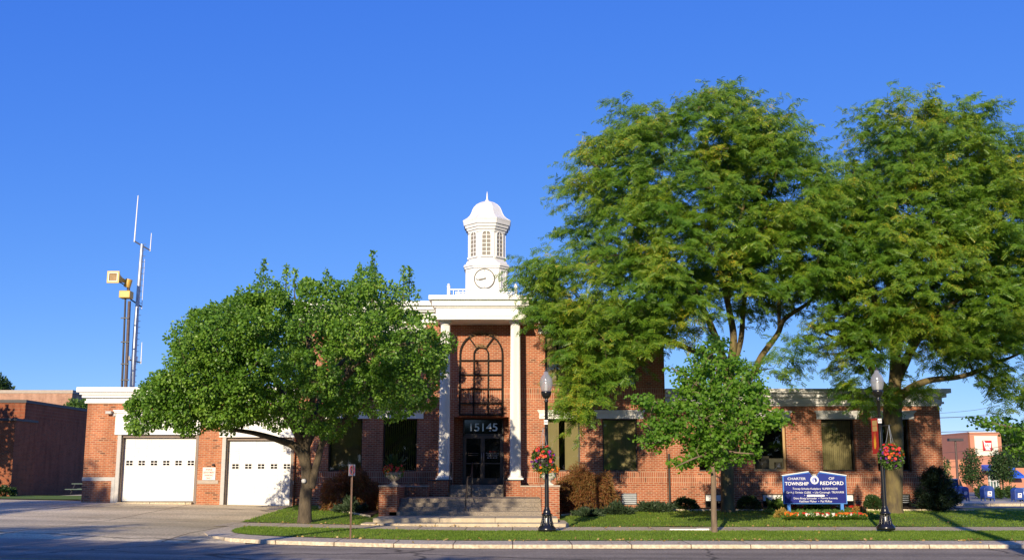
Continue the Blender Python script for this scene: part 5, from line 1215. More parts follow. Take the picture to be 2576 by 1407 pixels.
for u in (1981.5, 2115): MB().box(SX(u) - .06, SX(u) + .06, YS - .055 + .01, YS + .045, SZ(1292), zb_ - .002).build('post', M_postb, sg)
def st(t, u0, u1, v0, v1, bold=0.0, mt=M_text): return text(t, SX(u0), SX(u1), SZ(v1), SZ(v0), YS - .060, mt, pan, bold=bold, depth=.004)
su = lambda a: (3050 + a / 4.689) * .6288
sv = lambda a: (1850 + a / 4.689) * .6288
st('CHARTER', su(468), su(808), sv(268), sv(314), .0); st('OF', su(1240), su(1345), sv(262), sv(310), .0)
st('TOWNSHIP', su(415), su(858), sv(352), sv(416), .012); st('REDFORD', su(1075), su(1512), sv(342), sv(408), .012)
st('Tracey Schultz Kobylarz', su(552), su(1080), sv(460), sv(506), .0); st('SUPERVISOR', su(1112), su(1400), sv(460), sv(496), .0)
st('Garth J. Christie', su(432), su(745), sv(530), sv(576), .0); st('CLERK', su(770), su(898), sv(530), sv(568), .0)
st('Lily Cavanagh', su(968), su(1252), sv(528), sv(574), .0); st('TREASURER', su(1280), su(1514), sv(526), sv(562), .0)
st('Diana Brang-Schroeder', su(567), su(1000), sv(640), sv(684), .0); st('Patricia Kennedy', su(1075), su(1390), sv(638), sv(680), .0)
st('Kathleen Maher', su(672), su(996), sv(694), sv(732), .0); st('Pat McRae', su(1068), su(1280), sv(694), sv(732), .0)
for a, b in ((935, 550), (1037, 660), (1030, 713)): MB().disc((SX(su(a)), SZ(sv(b))), .014, YS - .066, YS - .061, 12).build('bullet', M_text, pan)
px0_, px1_, pz0_, pz1_ = SX(su(815)), SX(su(1148)), SZ(sv(628)), SZ(sv(590)); hr = (pz1_ - pz0_) / 2
pill = [(px0_ + hr + hr * math.cos(t), pz0_ + hr + hr * math.sin(t)) for t in np.linspace(math.pi / 2, 1.5 * math.pi, 9)] + [(px1_ - hr + hr * math.cos(t), pz0_ + hr + hr * math.sin(t)) for t in np.linspace(-math.pi / 2, math.pi / 2, 9)]
MB().prism(pill, YS - .066, YS - .061).build('white_pill', M_text, pan)
text('T R U S T E E S', px0_ + hr, px1_ - hr, pz0_ + hr * .5, pz1_ - hr * .5, YS - .066, M_navy, pan, depth=.003)
for sgn, u in ((-1, 785), (1, 1180)):
    xx = SX(su(u)); MB().prism([(xx - .035 * sgn * -1, pz0_ + hr), (xx, pz0_ + hr + .025), (xx + .045 * sgn, pz0_ + hr + .02), (xx + .01 * sgn, pz0_ + hr - .02)], YS - .066, YS - .061).build('flourish', M_text, pan)
sc, sz_ = SX(su(973)), SZ(sv(315)); sr = .165
MB().disc((sc, sz_), sr, YS - .066, YS - .061, 36).build('seal_ring', M_text, pan)
MB().disc((sc, sz_), sr * .66, YS - .070, YS - .067, 30).build('seal_centre', mat('seal pale blue', (.30, .33, .62), .5), pan)
MB().prism([(sc - .02, sz_ - .09), (sc + .07, sz_ - .08), (sc + .09, sz_ - .0), (sc + .05, sz_ + .05), (sc + .02, sz_ + .08), (sc + .0, sz_ + .02), (sc - .01, sz_ - .03)], YS - .074, YS - .071).build('seal_map', M_navy, pan)
MB().prism([(sc - .035, sz_ - .08), (sc + .015, sz_ - .08), (sc + .01, sz_), (sc - .02, sz_ + .02)], YS - .078, YS - .075).build('seal_figure', M_text, pan)
rr = random.Random(2); m = MB()
for k in range(44):
    t = k * 2 * math.pi / 44
    if k % 11 == 10: continue
    m.bar((sc + sr * .76 * math.cos(t), sz_ + sr * .76 * math.sin(t)), (sc + sr * .90 * math.cos(t), sz_ + sr * .90 * math.sin(t)), .007, YS - .069, YS - .066)
m.build('seal_lettering', M_navy2, pan)

# ---- flower bed under the sign: each blooming plant is its own object
def bloom_mesh(name, mt, seed, r=.085, nb=3):
    rng = np.random.default_rng(seed); V, Fc, mi = [], [], []
    for k in range(26):
        a = rng.uniform(0, 6.28); d = np.array([[math.cos(a), math.sin(a), rng.uniform(.2, 1.3)]]); p = np.array([[0, 0, .02]]) + d * rng.uniform(.02, .10)
        dd, s, n = rot_frames(d + rng.normal(0, .3, (1, 3)), rng); q = place(T_OVAL[0], p, dd, s, n, [.11]).reshape(-1, 3); o = len(V); V += [tuple(x) for x in q]; Fc.append([o, o + 3, o + 2, o + 1]); mi.append(0)
    for k in range(nb):
        c = np.array([rng.normal(0, .05), rng.normal(0, .05) - .02, .15 + rng.uniform(0, .07)]); a0 = rng.uniform(0, 6)
        for q in range(6):
            o = len(V); a, b = a0 + q * 1.047, a0 + (q + 1) * 1.047
            V += [tuple(c), tuple(c + [math.cos(a) * r * .6, math.sin(a) * r * .45 - .01, .015]), tuple(c + [math.cos((a + b) / 2) * r * .8, math.sin((a + b) / 2) * r * .6, .035 * math.sin(a * 2) + .01]), tuple(c + [math.cos(b) * r * .6, math.sin(b) * r * .45 - .01, .015])]; Fc.append([o, o + 1, o + 2, o + 3]); mi.append(1)
        for q in range(4):                            # the front of the bloom, seen from the street
            o = len(V); w_ = r * .5; V += [tuple(c + [-w_, -.02, -.03]), tuple(c + [w_, -.02, -.03]), tuple(c + [w_ * .8, -.035, .03]), tuple(c + [-w_ * .8, -.035, .03])] if q == 0 else [tuple(c)] * 0
            if q == 0: Fc.append([o, o + 1, o + 2, o + 3]); mi.append(1)
    ob = np_mesh(name, V, Fc, [M_light, mt], base=(0, 0, 0), mi=mi); return ob
rr = random.Random(8)
protos = {}
for nm, mt, lb in (('red', M_red, 'low red blooming begonia in the bed below the blue sign'), ('white', M_whitep, 'low white blooming begonia in the bed below the blue sign'), ('orange', M_orange, 'orange marigold in the bed below the blue sign')):
    o = bloom_mesh('begonia' if nm != 'orange' else 'marigold', mt, len(nm)); tag(o, lb, 'flower', {'red': 'red begonias under the sign', 'white': 'white begonias under the sign', 'orange': 'orange marigolds under the sign'}[nm]); protos[nm] = [o, 0]
def put(nm, u, v):
    a = None
    for k in range(60):                                # ground point on the bed for this plant
        Y = 37.6 + k * .07; z = G(X(u, Y, v), Y) + .05
        if Z(v, Y) >= z: break
    x = X(u, Y, v); o, n = protos[nm]; c = o if n == 0 else o.copy()
    if n: COL.objects.link(c)
    protos[nm][1] += 1; c.location = (x, Y, G(x, Y) + .02); c.rotation_euler = (0, 0, rr.uniform(-.9, .9)); s_ = rr.uniform(.8, 1.25); c.scale = (s_, s_, s_)
for k in range(62): u = 1962 + 20 + 195 * rr.random(); put('red', min(u, 2172), rr.uniform(1292, 1312))
for k in range(26): put('white', rr.choice([rr.gauss(2040, 22), rr.gauss(2100, 25)]), rr.uniform(1286, 1309))
for k in range(24): put('orange', rr.choice([rr.gauss(2115, 18), rr.gauss(2150, 14), rr.gauss(2045, 20), rr.gauss(1985, 8)]), rr.uniform(1284, 1300))
m = mound('coleus_clump', 'yellowish coleus clump at the left end of the flower bed', 1946, 1984, 1278, 1306, 38.8, T_OVAL, mat('yellow brown leaf', (.30, .20, .04), .6, var=.3), 500, .09, 91, 'plant', group='coleus clumps at the bed ends', droop=.2)
m = mound('coleus_clump', 'yellowish coleus clump at the right end of the flower bed', 2142, 2182, 1272, 1300, 40.0, T_OVAL, mat('yellow red leaf', (.34, .17, .04), .6, var=.4), 500, .09, 92, 'plant', group='coleus clumps at the bed ends', droop=.2)
rng = np.random.default_rng(77); n = 5200
px = rng.uniform(X(1950, 39), X(2185, 39), n); py = rng.uniform(37.9, 41.2, n); pz_ = np.array([G(a, b) for a, b in zip(px, py)])
cloud('bed_greenery', T_OVAL, np.stack([px, py, pz_ + rng.uniform(0, .14, n)], 1), rng.normal(0, .6, (n, 3)) + np.array([0, 0, .7]), rng.uniform(.06, .13, n), M_light, None, rng, base=(0, 0, 0), knd='stuff')

# ---- planters on the end piers
def planter(x, y, z, label, seed, cols, spike=False):
    rng = np.random.default_rng(seed); t = thing('planter_urn', (x, y, z), label, 'planter', 'stone urns on the step piers')
    MB().box(x - .17, x + .17, y - .17, y + .17, z, z + .05).lathe((x, y, z + .05), [(.14, 0), (.13, .03), (.08, .06), (.075, .10), (.14, .14), (.25, .22), (.29, .30), (.28, .36), (.31, .38), (.31, .41), (.27, .41)], 20).build('urn', M_stone if spike else mat('white stone', (.6, .57, .5), .8), t)
    flower_ball(t, (x, y, z + .55), .38, .24, rng, cols, 500)
    if spike:
        n = 40; d = rng.normal(0, .5, (n, 3)) + np.array([0, 0, 1.1]); cloud('spike_leaf', T_STRIP, np.tile([[x, y, z + .5]], (n, 1)), d, rng.uniform(.5, .75, n), M_box, t, rng)
planter((px0 + px1) / 2 + .15, 38.35, zcap + .002, 'shaded stone urn with red flowers and spiky leaves on the left pier', 5, [('red', M_red, lambda d, r: d[2] > -.1, 45), ('orange', M_orange, lambda d, r: d[0] < -.2, 30)], True)
planter((px2 + px3) / 2 - .05, 38.35, zcap + .002, 'pale urn full of orange flowers on the right pier', 6, [('orange', M_orange, lambda d, r: d[2] > -.5, 80)])

# ---- white tube lying on the pavement
a, b = at(1684, 1327.5, 32.6), at(1783, 1329, 32.55)
za = G(a.x, 32.6) + .045
wt = thing('plastic_tube', (a.x, 32.6, za - .04), 'thin white tube lying across the pavement left of the ginkgo trunk', 'tube')
MB().tube([(a.x, 32.62, za), (b.x - .12, 32.56, za)], .028, 8).build('tube', M_white, wt); MB().tube([(b.x - .4, 32.57, za), (b.x, 32.55, za)], .042, 8).build('end_cap', M_white, wt)

# ---- fallen leaves
rng = np.random.default_rng(15); n = 900
fx = rng.uniform(-8.8, 18, n); fy = np.where(rng.uniform(0, 1, n) < .45, 27.9 + rng.normal(0, .12, n), np.where(rng.uniform(0, 1, n) < .4, 34.85 + rng.normal(0, .12, n), rng.uniform(26.7, 41, n)))
fy = np.where((fx > -5.5) & (fx < 2.1) & (fy > 34.8), 34.7, fy); k = ~((fx < -6) & (fy < 29)); fx, fy = fx[k], fy[k]
fz = np.array([G(a, b) for a, b in zip(fx, fy)]) + .035
M_dead = leaf_mat('fallen leaf', [(0, (.20, .11, .04)), (.6, (.38, .26, .08)), (1, (.50, .38, .14))], trans=.1)
cloud('fallen_leaves', T_OVAL, np.stack([fx, fy, fz], 1), rng.normal(0, 1, (len(fx), 3)) * [1, 1, .25], rng.uniform(.05, .11, len(fx)), M_dead, None, rng, base=(0, 0, 0), knd='stuff')

# ---- grass blades
rng = np.random.default_rng(12)
def blades(n, x0, x1, y0, y1, keep, size):
    x = rng.uniform(x0, x1, n); y = rng.uniform(y0, y1, n); k = keep(x, y); x, y = x[k], y[k]
    z = np.array([G(a, b) for a, b in zip(x, y)]) + .008
    return np.stack([x, y, z], 1), rng.uniform(.7, 1.3, len(x)) * size
iny = np.interp
sx0_, sx1_ = X(906, 35) - .05, X(1431, 35) + .05
ixs, iys = [p[0] for p in INN], [p[1] for p in INN]
B1 = blades(70000, -8.5, 17, 27.98, 32.5, lambda x, y: y > np.interp(x, ixs[::1], iys[::1]) + .10, .04)
B2 = blades(64000, XL, 24, 34.92, 43.9, lambda x, y: ~((x > sx0_) & (x < sx1_)) & (y < np.where(x < -3, 42.3 - (x - BXL0) / (BXL1 - BXL0) * 4.2, np.where(x < BXR0, 50, 39.6 + np.clip((x - BXR0) / 3.5, 0, 1) * 2.7))) , .05)
pos = np.vstack([B1[0], B2[0]]); sz = np.concatenate([B1[1], B2[1]])
cloud('grass', ([(0, .22, 0), (0, -.22, 0), (1, -.05, .15), (1, .05, .15)], [(0, 1, 2, 3)]), pos, rng.normal(0, .38, (len(pos), 3)) + np.array([0, 0, 1.0]), sz, M_grassb, None, rng, up=rng.normal(0, 1, (len(pos), 3)), base=(0, 0, 0), knd='stuff')
#PART3
# ------------------------------------------------------------------ radio mast and siren behind the fire station
YM = 50.0
def mp(u, v, dy=0): return at(u, v, YM + dy)
mast = thing('radio_mast', (mp(331, 985).x, YM, 4.5), 'tall pale steel radio mast with whip antennas behind the fire station', 'radio mast')
b0, b1, b2 = mp(331, 990), mp(343, 800), mp(357.5, 614)
MB().tube([b0, b1], [.135, .115], 12).tube([b1, b2], [.105, .085], 12).build('mast_pole', M_galv, mast)
m = MB()
for k in range(26):
    t = k / 25; p = b0.lerp(b2, t); m.box(p.x + .09, p.x + .20, p.y - .012, p.y + .012, p.z - .01, p.z + .01)
m.build('step_peg', M_blk, mast)
def arm(a, b, r=.035): return MB().tube([mp(*a), mp(*b)], r, 8).build('cross_arm', M_edge, mast)
def whip(a, b, r0=.03, r1=.018): return MB().tube([mp(*a), mp(*b)], [r0, r1], 8).build('antenna', M_white, mast)
arm((337, 605.5), (378, 629.5)); whip((338, 608), (347.5, 491.6), .04, .025); whip((377.5, 632), (381, 586))
arm((328, 752), (356, 771)); whip((356.5, 776), (364, 651), .018, .01)
arm((321, 903), (355, 911)); whip((354.5, 914), (357, 860)); 
m = MB(); 
for (u, v) in ((323.5, 900), (342, 900)): p = mp(u, v, -.1); m.box(p.x - .06, p.x + .06, p.y - .06, p.y + .06, p.z - .1, p.z + .1)
m.build('junction_box', M_lgrey, mast)
sir = thing('storm_siren', (mp(316, 985).x, YM - .8, 4.5), 'yellow square horn storm siren on a pair of brown poles', 'siren')
def sp(u, v, dy=-.8): return at(u, v, YM + dy)
MB().tube([sp(306, 990), sp(315.5, 748)], [.055, .045], 10).build('pole', M_edge, sir); MB().tube([sp(315.5, 990), sp(325.5, 757)], [.085, .075], 10).build('pole', M_rust, sir)
m = MB()
for v in (800, 860, 915, 955): p, q = sp(311, v), sp(322, v + 4); m.box(p.x - .1, q.x + .08, p.y - .13, p.y - .10, p.z - .03, p.z + .03)
m.build('clamp', M_blk, sir)
a, b = sp(303, 750), sp(332, 732)
MB().box(a.x, b.x, a.y - .25, a.y + .25, a.z, b.z).build('control_box', M_yel, sir, bevel=.03)
p, q = sp(323, 731), sp(323, 706)
MB().tube([p, q], .075, 10).build('neck', M_rust, sir); MB().tube([sp(319, 722) , sp(325, 702)], [.17, .17], 12).build('driver', M_yel, sir)
c = sp(285.5, 696.5, -1.5); hh = .30
def sq(c, h, y): return [(c.x - h, y, c.z - h), (c.x + h, y, c.z - h), (c.x + h, y, c.z + h), (c.x - h, y, c.z + h)]
th = sp(319, 709, -.75)
rings = [sq(c, hh, c.y)]
for t, r in ((.08, .8), (.25, .55), (.5, .35), (.8, .24), (1, .2)):
    cc = Vector((c.x + (th.x - c.x) * t, 0, c.z + (th.z - c.z) * t)); rings.append(sq(cc, hh * r, c.y + (th.y - c.y) * t))
horn = loft(MB(), rings).build('horn', M_yel, sir)
m = MB()
for x0, x1, z0, z1 in ((-1, 1, .72, 1), (-1, 1, -1, -.72), (-1, -.72, -.72, .72), (.72, 1, -.72, .72)): m.box(c.x + hh * x0, c.x + hh * x1, c.y - .06, c.y - .005, c.z + hh * z0, c.z + hh * z1)
m.build('horn_frame', M_yel, horn)
m = MB()
for x0, x1, z0, z1 in ((-.74, .74, .64, .74), (-.74, .74, -.74, -.64), (-.74, -.64, -.64, .64), (.64, .74, -.64, .64)): m.box(c.x + hh * x0, c.x + hh * x1, c.y - .075, c.y - .061, c.z + hh * z0, c.z + hh * z1)
m.build('white_rim', M_white, horn)
loft(MB(), [sq(c, hh * .64, c.y - .03), sq(Vector((c.x + .08, 0, c.z - .04)), hh * .3, c.y - .012)]).build('horn_throat', M_horn, horn)
MB().tube([sp(296, 706, -1.3), sp(318, 719, -.8)], .03, 6).build('strut', M_blk, sir)

# ------------------------------------------------------------------ neighbour buildings on the left
def block(name, label, x0, x1, y0, y1, z1, mw, ms=None, band=None, group=None, coping=.35, cm=None, win=()):
    t = thing(name, ((x0 + x1) / 2, y0, 0), label, 'building', group)
    m = MB(); bands = [(band[0], band[1], 1)] if band else []
    wall(m, x0, x1, -.5, z1, y0, list(win), bands)
    zs = [-.5] + ([band[0], band[1]] if band else []) + [z1]; zs = sorted(set(zs))
    for a, b in zip(zs, zs[1:]): shell(m, x0, x1, y0, y1, a, b, 'LRB', 1 if band and band[0] <= a < band[1] else 0)
    m.quad((x0, y0, z1 - .1), (x1, y0, z1 - .1), (x1, y1, z1 - .1), (x0, y1, z1 - .1)); m.build('wall', [mw, ms or mw], t)
    m = MB(); m.box(x0 - .06, x1 + .06, y0 - .06, y0 + .3, z1, z1 + coping); m.box(x1 - .3, x1 + .06, y0 + .301, y1, z1, z1 + coping); m.box(x0 - .06, x0 + .3, y0 + .301, y1, z1, z1 + coping); m.build('coping', cm or M_edge, t)
    for h in win:
        MB().quad((h[0], y0 + .2, h[2]), (h[1], y0 + .2, h[2]), (h[1], y0 + .2, h[3]), (h[0], y0 + .2, h[3])).build('window', M_blackg, t)
    return t
NX = X(58, 67, 1100); nz = Z(1008, 67)
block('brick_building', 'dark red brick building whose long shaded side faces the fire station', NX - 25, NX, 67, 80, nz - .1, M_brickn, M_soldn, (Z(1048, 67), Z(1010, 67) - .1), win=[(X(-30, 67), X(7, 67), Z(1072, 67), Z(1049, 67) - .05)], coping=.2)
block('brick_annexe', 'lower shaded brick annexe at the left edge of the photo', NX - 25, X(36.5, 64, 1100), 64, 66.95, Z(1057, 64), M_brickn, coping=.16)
FX = X(181, 98, 1000)
block('far_brick_building', 'pale orange brick building rising behind the dark brick building', FX - 40, FX, 98, 120, Z(988, 98), M_brickf, coping=.32, cm=M_stone)
m = None
pt = thing('picnic_table', (X(196, 62), 62, G(-27, 62)), 'dark green picnic table on the grass beside the fire station corner', 'table')
M_dgreen = mat('dark green paint', (.03, .07, .055), .5)
gx0, gx1, gzz = X(190, 62), X(215, 62), Z(1240, 62)
for k in range(3): MB().box(gx0, gx1 + .8, 61.7 + k * .26, 61.93 + k * .26, Z(1214, 62) - .05, Z(1214, 62)).build('top_plank', M_dgreen, pt)
for y in (61.15, 62.9): MB().box(gx0 - .15, gx1 + .8, y, y + .28, Z(1227.5, 62) - .05, Z(1227.5, 62)).build('seat', M_dgreen, pt)
for xx in (gx0 + .2, gx1 + .5):
    MB().tube([(xx, 61.2, gzz), (xx, 61.75, Z(1214, 62) - .05)], .03, 6).tube([(xx, 63.1, gzz), (xx, 62.4, Z(1214, 62) - .05)], .03, 6).tube([(xx, 61.2, Z(1227.5, 62) - .08), (xx, 63.1, Z(1227.5, 62) - .08)], .025, 6).build('leg', M_edge, pt)

# ------------------------------------------------------------------ generic small trees
def bush_tree(name, label, u, vbase, Y, poly, n, ls, seed, mt=None, group=None, depth=2.0, tr=.09, cat='tree', tmpl=None, sep=.45, per=60, spread=.42):
    rng = np.random.default_rng(seed); b = at(u, vbase, Y); t = thing(name, tuple(b), label, cat, group); mb = MB()
    C = crown_points(poly, Y, depth, max(1.0, depth * .8), n, sep, rng, inset=.12, shell=.5); top = C[:, 2].max()
    mid = (b.x + C[:, 0].mean()) / 2
    nd = [(b.x + (C[:, 0].mean() - b.x) * f, Y, b.z + (top - b.z) * f * .9, tr * (1 - .8 * f)) for f in np.linspace(0, 1, 12)]
    mb.tube([q[:3] for q in nd], [q[3] for q in nd], 7); twigs(mb, nd[2:], C, rng, tr * .5, .012)
    mb.build('trunk', M_bark, t); pos, dr = [], []
    for c in C:
        k = int(per * rng.uniform(.6, 1.4)); v = unit(rng.normal(size=(k, 3))); pos.append(c + v * spread * (rng.uniform(.1, 1, k) ** .5)[:, None]); dr.append(v + rng.normal(0, .5, (k, 3)) + np.array([0, 0, -.3]))
    pos = np.vstack(pos); cloud('crown', tmpl or T_OVAL, pos, np.vstack(dr), rng.uniform(.7, 1.3, len(pos)) * ls, mt or M_bgl, t, rng); return t
bush_tree('small_tree', 'green treetop showing over the dark brick side wall', 196, 1060, 84, [(166, 1026), (172, 1018), (186, 1010), (204, 1008), (217, 1013), (224, 1024), (222, 1040), (170, 1040)], 30, .22, 51, M_light, depth=1.5, per=70, sep=.4)
bush_tree('distant_tree', 'dark distant tree at the far left above the pale brick roof', -5, 1050, 130, [(-40, 985), (-30, 955), (-5, 948), (10, 962), (22, 968), (25, 985), (10, 1000), (-30, 1000)], 40, .4, 52, M_bgl, depth=3, per=70, sep=.7, spread=.8)
mound('boxwood', 'dark low hedge at the foot of the annexe at the left edge', -20, 42, 1222, 1246, 62.5, T_OVAL, M_box, 1500, .14, 53, depth=1.0, lump=.2)

# ------------------------------------------------------------------ drugstore and car park on the right
cu = lambda a: (3700 + a / 3.126) * .6288
cv = lambda a: (1600 + a / 3.126) * .6288
YD2 = 105.0
M_salm = mat('salmon render', (.50, .22, .13), .8, var=.06, scale=1.5, bump=.05); M_cream = mat('cream panel', (.74, .68, .54), .7, var=.03); M_awn = mat('blue awning', (.015, .10, .55), .6, var=.08)
DX = lambda a: X(cu(a), YD2, 1150); DZ = lambda a: Z(cv(a), YD2)
ds = thing('drugstore', (DX(760), YD2, -.1), 'salmon coloured drugstore with cream sign tower and blue awnings', 'shop')
m = MB(); wall(m, DX(200), DX(640), -.6, DZ(735), YD2 + 1.2, []); shell(m, DX(200), DX(640), YD2 + 1.2, YD2 + 25, -.6, DZ(735)); m.quad((DX(200), YD2 + 1.2, DZ(735)), (DX(640), YD2 + 1.2, DZ(735)), (DX(640), YD2 + 25, DZ(735)), (DX(200), YD2 + 25, DZ(735))); m.build('side_wall', M_salm, ds)
m = MB(); dhole = (DX(765), DX(915), -.6, DZ(905), 1.5); wall(m, DX(575), DX(968), -.6, DZ(395), YD2, [dhole]); shell(m, DX(555), DX(968), YD2, YD2 + 8, -.6, DZ(395)); m.quad((DX(555), YD2 + 2, -.6), (DX(575), YD2, -.6), (DX(575), YD2, DZ(395)), (DX(555), YD2 + 2, DZ(395)))
m.quad((DX(575), YD2, DZ(395)), (DX(968), YD2, DZ(395)), (DX(968), YD2 + 8, DZ(395)), (DX(555), YD2 + 8, DZ(395))); m.build('tower_wall', M_salm, ds)
MB().box(DX(562), DX(974), YD2 - .1, YD2 + .3, DZ(398), DZ(390)).build('coping', M_wing, ds)
pn = MB().box(DX(628), DX(916), YD2 - .08, YD2 - .003, DZ(688), DZ(442)).build('sign_panel', M_cream, ds)
lg0, lg1, lh0, lh1 = DX(724), DX(836), DZ(627), DZ(500); yl_ = YD2 - .1
MB().box(lg0, lg1, yl_ - .08, yl_ , lh0, lh1).build('red_sign', mat('shop sign red', (.55, .02, .02), .4, var=.03), pn)
W_, H_ = lg1 - lg0, lh1 - lh0; lx_ = lambda f: lg0 + W_ * f; lz_ = lambda f: lh0 + H_ * f
m = MB(); m.prism([(lx_(.10), lz_(.76)), (lx_(.94), lz_(.76)), (lx_(.90), lz_(.60)), (lx_(.84), lz_(.26)), (lx_(.70), lz_(.20)), (lx_(.80), lz_(.10)), (lx_(.80), lz_(.06)), (lx_(.24), lz_(.06)), (lx_(.24), lz_(.10)), (lx_(.34), lz_(.20)), (lx_(.20), lz_(.26)), (lx_(.14), lz_(.60))], yl_ - .10, yl_ - .081)
m.build('mortar_emblem', M_text, pn); MB().bar((lx_(.10), lz_(.95)), (lx_(.22), lz_(.765)), W_ * .11, yl_ - .10, yl_ - .081).build('pestle_emblem', M_text, pn)
text('w', lx_(.24), lx_(.82), lz_(.34), lz_(.66), yl_ - .11, M_sred, pn, 'emblem_letter', shear=.4, bold=.0)
def awning(a0, a1, b0, b1, y):
    x0, x1, z1, z0 = DX(a0), DX(a1), DZ(b0), DZ(b1)
    return MB().add([(x0, y, z1), (x1, y, z1), (x1, y - 1.4, z0 + .25), (x0, y - 1.4, z0 + .25), (x0, y - 1.4, z0), (x1, y - 1.4, z0), (x0, y, z0), (x1, y, z0)], [(0, 3, 2, 1), (3, 4, 5, 2), (0, 6, 4, 3), (1, 2, 5, 7), (4, 6, 7, 5)]).build('awning', M_awn, ds)
awning(693, 880, 803, 880, YD2 - .003); awning(900, 1030, 810, 870, YD2 - .003)
m = MB(); wall(m, DX(968) + .02, DX(1420), -.6, DZ(840), YD2 + 1.0, []); shell(m, DX(968) + .02, DX(1420), YD2 + 1, YD2 + 20, -.6, DZ(840)); m.build('side_wall', M_salm, ds)
awning(1060, 1200, 870, 970, YD2 + 1)
m = MB()
for a in (768, 800, 838, 876, 908): m.box(DX(a) - .05, DX(a) + .05, YD2 + .2, YD2 + .3, -.4, DZ(905))
for z in (DZ(905) - .1, DZ(945), DZ(1010)): m.box(DX(765), DX(915), YD2 + .19, YD2 + .29, z, z + .1)
en = m.build('entrance_frame', M_lgrey, ds); MB().quad((DX(765), YD2 + .35, -.5), (DX(915), YD2 + .35, -.5), (DX(915), YD2 + .35, DZ(905)), (DX(765), YD2 + .35, DZ(905))).build('entrance_pane', mat('shop glass', (.10, .16, .16), .1, var=.5, scale=1.2), en)
MB().box(DX(318), DX(342), YD2 + .8, YD2 + 1.19, DZ(765), DZ(745)).build('wall_lamp', M_edge, ds)
vt = thing('vaulted_hall', (DX(320), YD2 + 30, 0), 'white vaulted roof hall behind the drugstore', 'building')
m = MB(); y = YD2 + 30; vx0, vx1 = X(cu(60), y), X(cu(600), y); vz0, vzt = Z(cv(735), y) - .2, Z(cv(583), y); n = 14
prof = [(vx0 + (vx1 - vx0) * k / n, vz0 + (vzt - vz0) * math.sin(math.pi * k / n) ** .8) for k in range(n + 1)]
m.prism(prof, y, y + 20); m.build('roof', M_white, vt); MB().box(vx0, vx1, y + .1, y + 19.9, -.5, vz0 - .01).build('wall', M_salm, vt)

def mailbox(a0, a1, b0, b1, Y, label, seen_side=True):
    u0, u1 = cu(a0), cu(a1); x0, x1 = X(u0, Y, cv(b1)), X(u1, Y, cv(b1)); z0 = at(u0, cv(b1), Y).z; z1 = Z(cv(b0), Y); H = z1 - z0; w = x1 - x0
    t = thing('mailbox', ((x0 + x1) / 2, Y, z0), label, 'mailbox', 'blue mailboxes on the island')
    M_mb = bpy.data.materials.get('mailbox blue') or mat('mailbox blue', (.022, .060, .26), .45, var=.12)
    leg = H * .26; zr = z1 - w * .38
    pr = [(x0 + w * .03, z0 + leg), (x1 - w * .03, z0 + leg), (x1 - w * .03, zr)] + [((x0 + x1) / 2 + w * .47 * math.cos(q), zr + w * .36 * math.sin(q)) for q in np.linspace(0.15, math.pi - .15, 9)] + [(x0 + w * .03, zr)]
    bd = MB().prism(pr, Y, Y + w * .9).build('body', M_mb, t, bevel=.015)
    for xx in (x0 + w * .08, x1 - w * .08):
        for yy in (Y + .05, Y + w * .9 - .05): MB().box(xx - .03, xx + .03, yy - .03, yy + .03, z0 - .1, z0 + leg).build('leg', M_mb, t)
    xc = (x0 + x1) / 2; ls_ = w * .20; zc = z0 + leg + (zr - z0 - leg) * .52
    pl = MB().prism([(xc - ls_, zc - ls_ * 1.1), (xc + ls_ * .9, zc - ls_ * 1.1), (xc + ls_ * 1.1, zc + ls_ * 1.1), (xc - ls_ * .8, zc + ls_ * 1.1)], Y - .012, Y - .002).build('emblem_plate', M_text, t)
    MB().prism([(xc - ls_ * .75, zc - ls_ * .35), (xc + ls_ * .8, zc + ls_ * .25), (xc + ls_ * .5, zc + ls_ * .7), (xc - ls_ * .6, zc + ls_ * .75), (xc + ls_ * .1, zc + ls_ * .3)], Y - .02, Y - .013).build('eagle_emblem', M_navy, pl)
    MB().box(xc - ls_ * .8, xc + ls_ * .7, Y - .018, Y - .013, zc - ls_ * .85, zc - ls_ * .6).build('red_underline', M_sred, pl)
    MB().box(xc - w * .36, xc + w * .36, Y - .03, Y - .002, zr - .06, zr - .02).build('hatch_lip', M_mb, t)
mailbox(468, 560, 1072, 1262, 61, 'blue mailbox just right of the spruce in front of the dark saloon car')
mailbox(400, 478, 1066, 1262, 62.8, 'blue mailbox mostly hidden behind the spruce and another mailbox')
mailbox(745, 882, 1060, 1275, 60, 'blue mailbox with a white emblem standing alone on the concrete island')
mailbox(1128, 1252, 1086, 1292, 58.5, 'shaded mailbox cut by the right edge of the photo')

